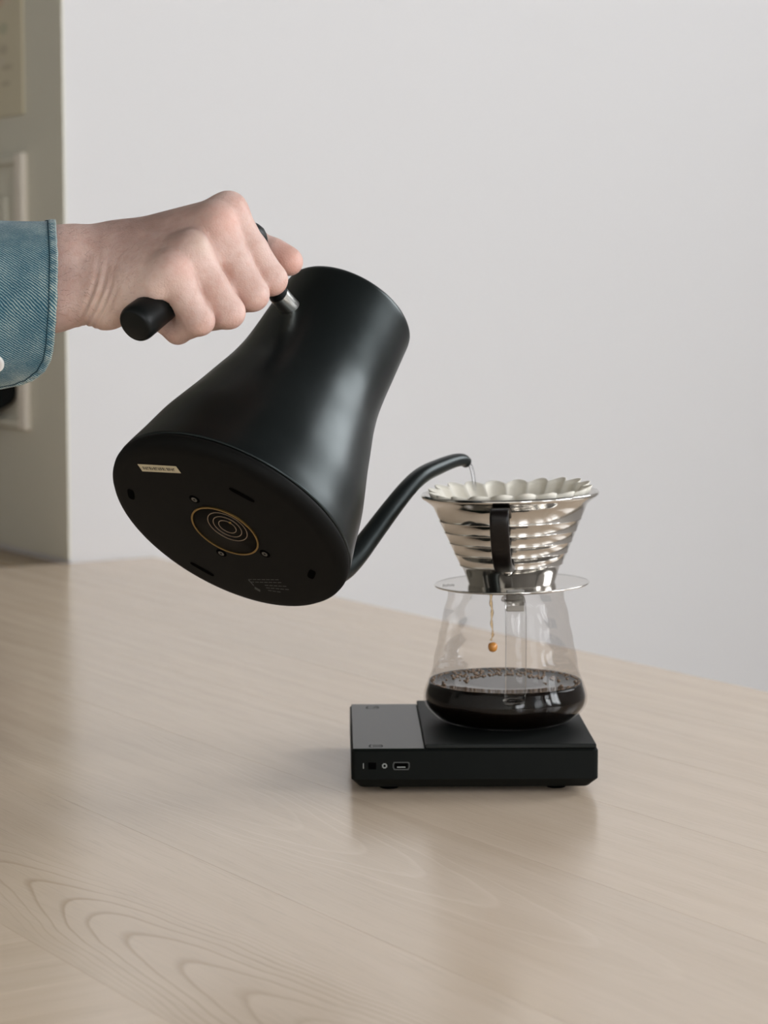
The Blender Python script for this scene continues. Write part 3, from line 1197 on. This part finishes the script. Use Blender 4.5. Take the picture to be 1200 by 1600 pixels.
def to_h(p):
    d = (p - CAM).dot(FW)
    q = p - CAM
    return np.array([CX + q.dot(RX) / d * FPX, CY - q.dot(UP) / d * FPX, (KD - d) / UNIT])


bar_pts = np.array([to_h(p) for p in GRIP_W])
bar_r = np.array(GRIP_R) / UNIT


def grip_at(t):
    """Centre of the straight grip, t=0 at the elbow, 1 at the free end."""
    a, b = to_h(KM @ kpl(396, 376)), to_h(KM @ kpl(214, 505))
    return a + (b - a) * t


ga, gb = grip_at(0), grip_at(1)
bdir = (gb - ga) / np.linalg.norm(gb - ga)
cdir = np.array([0, 0, 1.0]) - bdir[2] * bdir
cdir /= np.linalg.norm(cdir)
edir = np.cross(bdir, cdir)
if edir[1] < 0:
    edir = -edir


def on_bar(x, y, c):
    """z such that the point (x,y,z) sits c units in front of the grip axis (measured square to it)."""
    # solve c = (P - ga).cdir
    return (c - ((x - ga[0]) * cdir[0] + (y - ga[1]) * cdir[1])) / cdir[2] + ga[2]


def under(p_ref, e, c):
    """Point at (e,c) around the grip, at the same station along the grip as p_ref."""
    t = np.dot(np.array(p_ref) - ga, bdir)
    return ga + bdir * t + edir * e + cdir * c


class Field:
    def __init__(self, lo, hi, h):
        self.lo, self.h = np.array(lo, float), h
        self.n = [int(math.ceil((b - a) / h)) + 1 for a, b in zip(lo, hi)]
        ax = [np.arange(k, dtype=np.float32) * h + l for k, l in zip(self.n, lo)]
        self.X, self.Y, self.Z = np.meshgrid(*ax, indexing='ij')


def cap(F, a, b, ra, rb, sc=None):
    a = np.array(a, np.float32); b = np.array(b, np.float32)
    d = b - a
    L2 = float(np.dot(d, d)) + 1e-9
    px, py, pz = F.X - a[0], F.Y - a[1], F.Z - a[2]
    t = np.clip((px * d[0] + py * d[1] + pz * d[2]) / L2, 0, 1)
    qx, qy, qz = px - d[0] * t, py - d[1] * t, pz - d[2] * t
    return np.sqrt(qx * qx + qy * qy + qz * qz) - (ra + (rb - ra) * t)


def ell(F, c, r):
    x, y, z = (F.X - c[0]) / r[0], (F.Y - c[1]) / r[1], (F.Z - c[2]) / r[2]
    k = np.sqrt(x * x + y * y + z * z)
    return (k - 1) * min(r)


def smin(a, b, k):
    h = np.maximum(k - np.abs(a - b), 0) / k
    return np.minimum(a, b) - h * h * k * .25


def surface_nets(D, lo, h):
    nx, ny, nz = D.shape
    S = D < 0
    cnt = np.zeros((nx - 1, ny - 1, nz - 1), np.float32)
    acc = np.zeros((nx - 1, ny - 1, nz - 1, 3), np.float32)
    corners = [(i, j, k) for i in (0, 1) for j in (0, 1) for k in (0, 1)]

    def sub(A, c):
        return A[c[0]:nx - 1 + c[0], c[1]:ny - 1 + c[1], c[2]:nz - 1 + c[2]]
    for c in corners:
        for ax in range(3):
            if c[ax]:
                continue
            e = list(c); e[ax] = 1
            a, b = sub(D, c), sub(D, e)
            m = sub(S, c) != sub(S, e)
            t = np.where(m, a / np.where(m, a - b, 1), 0)
            cnt += m
            for q in range(3):
                acc[..., q] += np.where(m, c[q] + (t if q == ax else 0), 0)
    act = cnt > 0
    idx = -np.ones(cnt.shape, np.int64)
    ii = np.argwhere(act)
    idx[act] = np.arange(len(ii))
    V = (acc[act] / cnt[act][:, None] + ii) * h + lo
    faces = []
    for ax in range(3):
        o1, o2 = [q for q in range(3) if q != ax]
        sl0 = [slice(None)] * 3; sl1 = [slice(None)] * 3
        sl0[ax] = slice(0, D.shape[ax] - 1); sl1[ax] = slice(1, D.shape[ax])
        A, B = S[tuple(sl0)], S[tuple(sl1)]
        E = np.argwhere(A != B)
        E = E[(E[:, o1] > 0) & (E[:, o2] > 0) & (E[:, o1] < D.shape[o1] - 1) & (E[:, o2] < D.shape[o2] - 1)]
        flip = A[E[:, 0], E[:, 1], E[:, 2]]
        quad = []
        for (d1, d2) in ((-1, -1), (0, -1), (0, 0), (-1, 0)):
            q = E.copy()
            q[:, o1] += d1; q[:, o2] += d2
            quad.append(idx[q[:, 0], q[:, 1], q[:, 2]])
        quad = np.stack(quad, 1)
        fl_ = flip if ax != 1 else ~flip
        quad[~fl_] = quad[~fl_][:, ::-1]
        faces.append(quad)
    return V, np.concatenate(faces)


STEP = 2.25
ZO = ga[2] + 95.0
F = Field((-70, 270, -225 + ZO), (505, 565, 175 + ZO), STEP)

MCP = {'i': (357, 331), 'm': (336, 350), 'r': (297, 393), 'p': (268, 424)}
PIP = {'i': (424, 437), 'm': (394, 460), 'r': (357, 488), 'p': (312, 501)}
MC_C = {'i': 62, 'm': 66, 'r': 64, 'p': 55}
PI_C = {'i': 44, 'm': 48, 'r': 48, 'p': 44}
RM = {'i': 26, 'm': 27.5, 'r': 27, 'p': 25}
RP = {'i': 24.5, 'm': 26, 'r': 25.5, 'p': 23}
MEAN_Z = np.mean([on_bar(*MCP[f], MC_C[f]) for f in 'imrp'])


def squash(z):
    return MEAN_Z + (z - MEAN_Z) * .82


mcp, pip_, dip, tip = {}, {}, {}, {}
for f in 'imrp':
    x, y = MCP[f]
    mcp[f] = np.array([x, y, squash(on_bar(x, y, MC_C[f]))])
    x, y = PIP[f]
    pip_[f] = np.array([x, y, squash(on_bar(x, y, PI_C[f]))])
    ref = pip_[f] - bdir * 4
    sc = {'i': 1.0, 'm': 1.0, 'r': .98, 'p': .9}[f]
    dip[f] = under(ref, 52 * sc, -20)
    tip[f] = under(ref - bdir * 3, 12, -50 * sc)

wr_c = np.array([118., 432., 0.])                        # wrist centre
hand = None


def add(d, k):
    global hand
    hand = d if hand is None else smin(hand, d, k)


# forearm: two bones side by side give an oval section
def Zp(x, y, z):
    return (x, y, z + ZO)


add(cap(F, Zp(-90, 402, -8), Zp(90, 405, -12), 50, 48), 20)
add(cap(F, Zp(90, 405, -12), Zp(130, 404, -14), 48, 45), 20)
add(cap(F, Zp(-90, 466, 2), Zp(84, 465, 6), 54, 48), 30)
add(cap(F, Zp(84, 465, 6), Zp(138, 458, 8), 48, 40), 30)
# carpus
add(cap(F, Zp(130, 404, -14), Zp(182, 398, -20), 45, 44), 34)
add(cap(F, Zp(138, 458, 8), Zp(172, 470, 20), 40, 39), 30)
# metacarpals
base = {'i': Zp(190, 390, -34), 'm': Zp(188, 402, -8), 'r': Zp(184, 420, 12), 'p': Zp(178, 446, 26)}
mrad = {'i': (39, 26), 'm': (40, 28), 'r': (40, 27), 'p': (37, 25)}
for f in 'imrp':
    e_ = mcp[f] - cdir * 3
    add(cap(F, base[f], e_, mrad[f][0], mrad[f][1]), 34)
# palm flesh filling behind the metacarpals down to the grip
add(cap(F, Zp(190, 415, -30), Zp(330, 372, -40), 34, 26), 24)
add(cap(F, Zp(164, 477, 34), Zp(243, 450, 98), 34, 25), 26)         # hypothenar (heel of the hand)
add(cap(F, Zp(215, 438, 60), (mcp['p'] + pip_['p']) / 2 - cdir * 26, 30, 18), 20)
# web of skin between the knuckles
WEB = []
for a_, b_ in (('i', 'm'), ('m', 'r'), ('r', 'p')):
    pa = mcp[a_] * .75 + pip_[a_] * .25 - cdir * 7
    pb = mcp[b_] * .75 + pip_[b_] * .25 - cdir * 7
    add(cap(F, pa, pb, 19, 18), 16)
    pa = mcp[a_] * .25 + pip_[a_] * .75 - cdir * 14
    pb = mcp[b_] * .25 + pip_[b_] * .75 - cdir * 14
    add(cap(F, pa, pb, 11, 11), 8)
    q0 = (mcp[a_] + mcp[b_]) / 2 * .72 + (pip_[a_] + pip_[b_]) / 2 * .28 - cdir * 15
    q1 = (mcp[a_] + mcp[b_]) / 2 * .1 + (pip_[a_] + pip_[b_]) / 2 * .9 - cdir * 16
    WEB.append(cap(F, q0, q1, 17, 15.5))
fing = None
for f in 'imrp':
    d = cap(F, mcp[f], pip_[f] * .55 + mcp[f] * .45, RM[f], RM[f] * .5 + RP[f] * .5 - .6)
    d = smin(d, cap(F, pip_[f] * .55 + mcp[f] * .45, pip_[f], RM[f] * .5 + RP[f] * .5 - .6, RP[f]), 6)
    d = smin(d, cap(F, pip_[f], dip[f], RP[f] - .5, RP[f] * .87), 8)
    d = smin(d, cap(F, dip[f], tip[f], RP[f] * .87, RP[f] * .74), 8)
    kn_ = mcp[f] + cdir * 5.5 + edir * -3
    d = smin(d, cap(F, kn_, kn_ + edir * 4, RM[f] - 2.0, RM[f] - 3), 14)
    fing = d if fing is None else smin(fing, d, 3.5)
for w_ in WEB:
    fing = smin(fing, w_, 4.0)
hand = smin(hand, fing, 20)
# tendons fanning over the back of the hand
for f in 'imr':
    a_ = np.array(base[f]) + cdir * (mrad[f][0] - 6)
    b_ = mcp[f] + cdir * (RM[f] - 5)
    hand = smin(hand, cap(F, a_ * .45 + b_ * .55, b_, 4.6, 7.4), 13)
# thumb on the far side of the handle
tc_, tm_, ti_, tt_ = np.array(Zp(196, 392, -80.)), np.array(Zp(290, 366, -150.)), np.array(Zp(392, 377, -150.)), np.array(Zp(447, 406, -128.))
th = cap(F, tc_, tm_, 40, 29)
th = smin(th, cap(F, tm_, ti_, 27, 22.5), 14)
th = smin(th, cap(F, ti_, tt_, 22, 22), 10)
th = smin(th, cap(F, ti_ * .35 + tt_ * .65, tt_ + np.array([6, 4, 0]), 23, 20.5), 8)
hand = smin(hand, th, 18)
hand = smin(hand, cap(F, Zp(200, 400, -50), Zp(262, 384, -92), 42, 34), 22)      # thenar
# wrist creases and fine folds at the heel of the hand
s_ax = (F.X - 150) * .93 + (F.Y - 460) * .34
for (s0, dep, w, yc, yw) in ((-7, 4.0, 3.6, 460, 44), (6, 6.5, 3.8, 470, 44), (17, 5.5, 3.4, 478, 38), (27, 4.0, 3.2, 484, 30)):
    bend = ((F.Y - 462) / 60) ** 2 * 9
    hand = hand + dep * np.exp(-((s_ax - s0 + bend) / w) ** 2) * np.exp(-((F.Y - yc) / yw) ** 2) * (F.Z > ZO)
# let the flesh close round the handle instead of cutting through it
bd = None
for k in range(0, len(bar_pts) - 1, 2):
    k2 = min(k + 2, len(bar_pts) - 1)
    d = cap(F, bar_pts[k], bar_pts[k2], bar_r[k] + .3, bar_r[k2] + .3)
    bd = d if bd is None else np.minimum(bd, d)
hand = np.maximum(hand, -bd)
HV, HF = surface_nets(hand.astype(np.float32), F.lo, STEP)
# relax a little
nv = len(HV)
E = np.concatenate([HF[:, [0, 1]], HF[:, [1, 2]], HF[:, [2, 3]], HF[:, [3, 0]]])
deg = np.bincount(E.ravel(), minlength=nv).astype(float)
for _ in range(2):
    S_ = np.zeros_like(HV, dtype=float)
    for q in range(3):
        S_[:, q] = np.bincount(E[:, 0], HV[E[:, 1], q], nv) + np.bincount(E[:, 1], HV[E[:, 0], q], nv)
    HV = HV * .5 + .5 * S_ / deg[:, None]


def skin_mat():
    m = NT('skin')
    tc = m.obj()
    at = m.n('ShaderNodeAttribute', attribute_name='flush')
    at2 = m.n('ShaderNodeAttribute', attribute_name='pale')
    at3 = m.n('ShaderNodeAttribute', attribute_name='tan')
    c = m.mix(m.mapr(m.noise(tc, 70, 3), .35, .65), (.56, .375, .32, 1), (.64, .455, .40, 1))
    c = m.mix(m.math('MULTIPLY', m.mapr(m.noise(tc, 240, 3), .45, .7), .45), c, (.53, .31, .25, 1))
    c = m.mix(m.math('MULTIPLY', at3.outputs['Fac'], m.mapr(m.noise(tc, 110, 4), .3, .7, .6, 1.0)), c, (.34, .215, .18, 1))  # shade on the back of the hand, painted into the skin colour
    c = m.mix(m.math('MULTIPLY', at.outputs['Fac'], .75), c, (.66, .34, .27, 1))
    c = m.mix(m.math('MULTIPLY', at2.outputs['Fac'], .55), c, (.72, .60, .48, 1))
    m.l(c, m.b.inputs['Base Color'])
    m.b.inputs['Roughness'].default_value = .52
    m.b.inputs['Specular IOR Level'].default_value = .38
    m.b.inputs['Subsurface Weight'].default_value = .18
    m.b.inputs['Subsurface Radius'].default_value = (1.0, .35, .2)
    m.b.inputs['Subsurface Scale'].default_value = .004
    vo = m.n('ShaderNodeTexVoronoi')
    vo.inputs['Scale'].default_value = 900
    m.l(tc, vo.inputs['Vector'])
    m.bump(m.math('ADD', vo.outputs['Distance'], m.math('MULTIPLY', m.noise(tc, 320, 3), 1.6)), .26, .0007)
    return m.m


M_SKIN = skin_mat()
person = empty('person', HW(118, 432, ZO))
tag(person, 'right hand and forearm in a blue denim cuff gripping the kettle handle', 'person')
pl = person.location.copy()


def HWn(V):
    d = KD - V[:, 2] * UNIT
    x = (V[:, 0] - CX) / FPX * d
    y = -(V[:, 1] - CY) / FPX * d
    return np.outer(x, RX) + np.outer(y, UP) + np.outer(d, FW) + np.array(CAM)


wv = HWn(HV) - np.array(pl)
arm = mesh_obj('arm', wv.tolist(), HF.tolist(), M_SKIN, person, True)
bm = bmesh.new(); bm.from_mesh(arm.data)
bmesh.ops.recalc_face_normals(bm, faces=bm.faces); bm.to_mesh(arm.data); bm.free()
arm.data.polygons.foreach_set('use_smooth', [True] * len(arm.data.polygons))


def gsum(cs, s):
    r = np.zeros(nv)
    for c in cs:
        r = np.maximum(r, np.exp(-((HV - np.array(c)) ** 2).sum(1) / (2 * s * s)))
    return r


flush_glow = gsum([mcp['m'] + cdir * 24 + edir * 6], 17) * .75
flush_glow = np.maximum(flush_glow, gsum([mcp['i'] + cdir * 22, mcp['p'] + cdir * 20 + edir * 4], 15) * .4)
flush_glow = np.maximum(flush_glow, gsum([pip_[f] + edir * 16 for f in 'imrp'], 15) * .45)
flush_glow = np.maximum(flush_glow, gsum([tt_ + np.array([-4, 8, 18])], 28))  # thumb tip: orange light through the flesh, painted in with the flush
pale = np.maximum(gsum([mcp['r'] + cdir * 22], 12) * .9, gsum([Zp(165, 478, 60), Zp(205, 462, 80), Zp(240, 448, 90)], 24) * .7)
shade_mask = np.clip(1 - ((HV[:, 0] - 225) / 120) ** 2, 0, 1) * np.clip((415 - HV[:, 1]) / 55, 0, 1) * np.clip((HV[:, 2] - ZO + 40) / 30, 0, 1)  # mask of the painted shade over the upper back of the hand
for nm, arr in (('flush', flush_glow), ('pale', pale), ('tan', shade_mask)):
    at = arm.data.attributes.new(nm, 'FLOAT', 'POINT')
    at.data.foreach_set('value', arr.astype(np.float32))

# fine arm hair on the wrist
vs, fs = [], []
from_n = arm.data.vertices
cand = [v for v in from_n if 88 < HV[v.index, 0] < 215 and HV[v.index, 2] > ZO - 30 and HV[v.index, 1] < 500 and v.normal.dot(FW) < .25]
for v in random.sample(cand, min(230, len(cand))):
    p, nrm = v.co.copy(), v.normal.copy()
    tdir = (RX * random.uniform(.5, 1) - UP * random.uniform(-.5, .7))
    tdir = (tdir - nrm * tdir.dot(nrm)).normalized()
    L = random.uniform(.003, .0065)
    q = [p - nrm * .0003, p + tdir * L * .5 + nrm * L * .22, p + tdir * L + nrm * L * .30]
    sd = tdir.cross(nrm).normalized() * .00005
    n0 = len(vs)
    for pt, wk in zip(q, (1, .8, .2)):
        vs += [pt - sd * wk, pt + sd * wk]
    fs += [(n0, n0 + 1, n0 + 3, n0 + 2), (n0 + 2, n0 + 3, n0 + 5, n0 + 4)]
hr = mesh_obj('arm_hair', vs, fs, plain('fine_hair', (.10, .055, .035, 1), .5), arm, False)
hr['kind'] = 'stuff'

# thumb nail (on the far, upper side of the thumb)
nl_v, nl_f = [], []
tax = (tt_ - ti_) / np.linalg.norm(tt_ - ti_)
tup = np.array([.35, -.6, -.72]); tup -= tax * tup.dot(tax); tup /= np.linalg.norm(tup)
tsd = np.cross(tax, tup)
for i in range(7):
    for j in range(7):
        a = (j / 6 - .5) * 1.5
        q = tt_ + tax * (-14 + 30 * i / 6) + tup * (21.6 * math.cos(a)) * (1 - .012 * i) + tsd * (21.6 * math.sin(a)) * .8
        nl_v.append(HW(*q) - pl)
for i in range(6):
    for j in range(6):
        a = i * 7 + j
        nl_f.append((a, a + 1, a + 8, a + 7))
mesh_obj('thumb_nail', nl_v, nl_f, plain('nail', (.62, .42, .36, 1), .3), arm, True)


# ---- denim sleeve
def denim_mat():
    m = NT('blue_denim')
    uvn = m.n('ShaderNodeUVMap')
    uvn.uv_map = 'weave'
    mp = m.n('ShaderNodeMapping')
    mp.inputs['Rotation'].default_value = (0, 0, math.radians(31))
    m.l(uvn.outputs[0], mp.inputs[0])
    wv_ = m.n('ShaderNodeTexWave', wave_type='BANDS', bands_direction='Y')
    wv_.inputs['Scale'].default_value = 255          # metres -> about 1.7 mm ribs
    wv_.inputs['Distortion'].default_value = 2.2
    wv_.inputs['Detail'].default_value = 2.0
    wv_.inputs['Detail Scale'].default_value = 1.6
    m.l(mp.outputs[0], wv_.inputs['Vector'])
    sl = m.n('ShaderNodeMapping')
    sl.inputs['Rotation'].default_value = (0, 0, math.radians(31))
    sl.inputs['Scale'].default_value = (1, 3.0, 1)
    m.l(uvn.outputs[0], sl.inputs[0])
    slub = m.noise(uvn.outputs[0], 900, 3)
    big = m.noise(uvn.outputs[0], 60, 3)
    at = m.n('ShaderNodeAttribute', attribute_name='wear')
    f = m.math('ADD', m.math('MULTIPLY', wv_.outputs['Fac'], .66), m.math('MULTIPLY', slub, .34))
    f = m.math('ADD', f, m.math('MULTIPLY', m.math('SUBTRACT', big, .5), .55))
    f = m.math('ADD', f, m.math('MULTIPLY', at.outputs['Fac'], .38))
    c = m.ramp(f, [(.18, (.016, .066, .105)), (.46, (.050, .135, .180)), (.70, (.155, .255, .285)), (1.0, (.48, .52, .47))])
    m.l(c, m.b.inputs['Base Color'])
    m.b.inputs['Roughness'].default_value = .9
    m.b.inputs['Specular IOR Level'].default_value = .15
    m.b.inputs['Sheen Weight'].default_value = .15
    m.bump(wv_.outputs['Fac'], .35, .0006)
    return m.m


M_DENIM = denim_mat()
# section of the cuff edge: x of the edge as a function of y on the near side
ey = [330, 345, 400, 480, 540, 562, 580, 594, 602, 606, 620]
ex = [84, 87, 90, 88.5, 84, 80, 70, 52, 30, 4, -25]


def edge_x(y, z):
    return float(np.interp(y, ey, ex)) - (4 if z < 0 else 0)


NA, NL = 240, 70
vs, fs, uvs, wear = [], [], [], []
arc = [(0, 476.0, -6.0, 131, 92), (90, 476, -6, 131, 92), (220, 478, -8, 134, 96), (420, 478, -14, 138, 102), (640, 470, -30, 146, 110), (800, 440, -60, 150, 116)]
qs = [0, 1.5, 3, 5, 8, 11, 12.5, 14, 16, 20, 26, 34, 44] + [44 + (i + 1) ** 1.25 * 6.2 for i in range(NL - 13)]
for i, q in enumerate(qs):
    for j in range(NA):
        a = 2 * math.pi * j / NA
        ry = np.interp(q, [r[0] for r in arc], [r[3] for r in arc])
        rz = np.interp(q, [r[0] for r in arc], [r[4] for r in arc])
        cy_ = np.interp(q, [r[0] for r in arc], [r[1] for r in arc])
        cz_ = np.interp(q, [r[0] for r in arc], [r[2] for r in arc]) + ZO
        # slightly squared section, flattened lower flap
        e_ = .86
        sy = math.copysign(abs(math.sin(a)) ** e_, math.sin(a))
        sz = -math.copysign(abs(math.cos(a)) ** e_, math.cos(a))
        y = cy_ + ry * sy
        z = cz_ + rz * sz
        xe = edge_x(476 + 131 * sy, sz)
        x = xe - q
        # small puckers along the seam and soft folds
        puck = (1.2 * math.sin(a * 41 + 2 * math.sin(a * 9)) * math.exp(-((q - 7) / 6) ** 2)
                + 2.2 * math.sin(a * 5 + q * .02) * min(1, q / 90) + (1.6 if q < 12 else 0))
        y += puck * sy
        z += puck * sz
        vs.append(HW(x, y, z) - pl)
        uvs.append((-q * UNIT + xe * UNIT, a * 115 * UNIT))
        w_ = 1.0 * math.exp(-(q / 2.6) ** 2) + .62 * math.exp(-((q - 7) / 4.5) ** 2) * (0.45 + .6 * math.sin(a * 41 + 2 * math.sin(a * 9))) - .25 * math.exp(-((q - 12.5) / 1.6) ** 2) + .30 * math.exp(-((q - 22) / 7) ** 2) * (.5 + .5 * math.sin(a * 9 + 2))
        w_ += .35 * math.exp(-((y - 600) / 10) ** 2)
        wear.append(w_)
for i in range(len(qs) - 1):
    for j in range(NA):
        k = (j + 1) % NA
        fs.append((i * NA + j, i * NA + k, (i + 1) * NA + k, (i + 1) * NA + j))
slv = mesh_obj('sleeve', vs, fs, M_DENIM, person, True)
uvl = slv.data.uv_layers.new(name='weave')
for lp in slv.data.loops:
    u_, v_ = uvs[lp.vertex_index]
    uvl.data[lp.index].uv = (u_, v_)
at = slv.data.attributes.new('wear', 'FLOAT', 'POINT')
at.data.foreach_set('value', np.array(wear, np.float32))
md = slv.modifiers.new('thickness', 'SOLIDIFY')
md.thickness = .0022
md.offset = -1
# line of stitching along the cuff edge
sp_ = []
iq = 6
for j in range(NA + 1):
    v = Vector(vs[iq * NA + (j % NA)])
    sp_.append(v)
cen = HW(70, 476, ZO - 6) - pl
vv, ff = [], []
M_THREAD = plain('dark_blue_thread', (.012, .035, .05, 1), .8, 0, .2, .2, 200)
for j in range(NA):
    a, b = sp_[j], sp_[j + 1]
    L = (b - a).length
    nst = max(1, int(L / .0022))
    for k in range(nst):
        p = a.lerp(b, (k + .08) / nst)
        q = a.lerp(b, (k + .86) / nst)
        out = ((p + q) / 2 - cen); out = out - RX * out.dot(RX); out.normalize()
        wdt = RX * .00042
        n0 = len(vv)
        up = out * .0004
        vv += [p - wdt - up, p + wdt - up, q + wdt - up, q - wdt - up, p - wdt * .6 + up, p + wdt * .6 + up, q + wdt * .6 + up, q - wdt * .6 + up]
        ff += [(n0 + 4, n0 + 5, n0 + 6, n0 + 7), (n0, n0 + 1, n0 + 5, n0 + 4), (n0 + 2, n0 + 3, n0 + 7, n0 + 6), (n0 + 1, n0 + 2, n0 + 6, n0 + 5), (n0 + 3, n0, n0 + 4, n0 + 7)]
stt = mesh_obj('stitching', vv, ff, M_THREAD, slv, False)
stt['kind'] = 'stuff'
# white cuff button
bx, by = -9, 567
sy = (by - 476) / 131.0
a_ = math.asin(max(-1, min(1, math.copysign(abs(sy) ** (1 / .86), sy))))
bz = ZO - 6 + 92 * abs(math.cos(a_)) ** .86 + 3
nrm_y, nrm_z = math.sin(a_) / 131, math.cos(a_) / 92
bp0 = HW(bx, by, bz) - pl
nv_ = (-UP * nrm_y - FW * nrm_z).normalized()
bt = lathe('button', [(0, .0012), (.0030, .0012), (.0042, .0020), (.0056, .0020), (.0060, .0012), (.0058, 0), (0, -.0004)], plain('white_button', (.78, .76, .74, 1), .3), slv, 36)
bt.matrix_local = Matrix.Translation(bp0) @ nv_.to_track_quat('Z', 'Y').to_matrix().to_4x4()
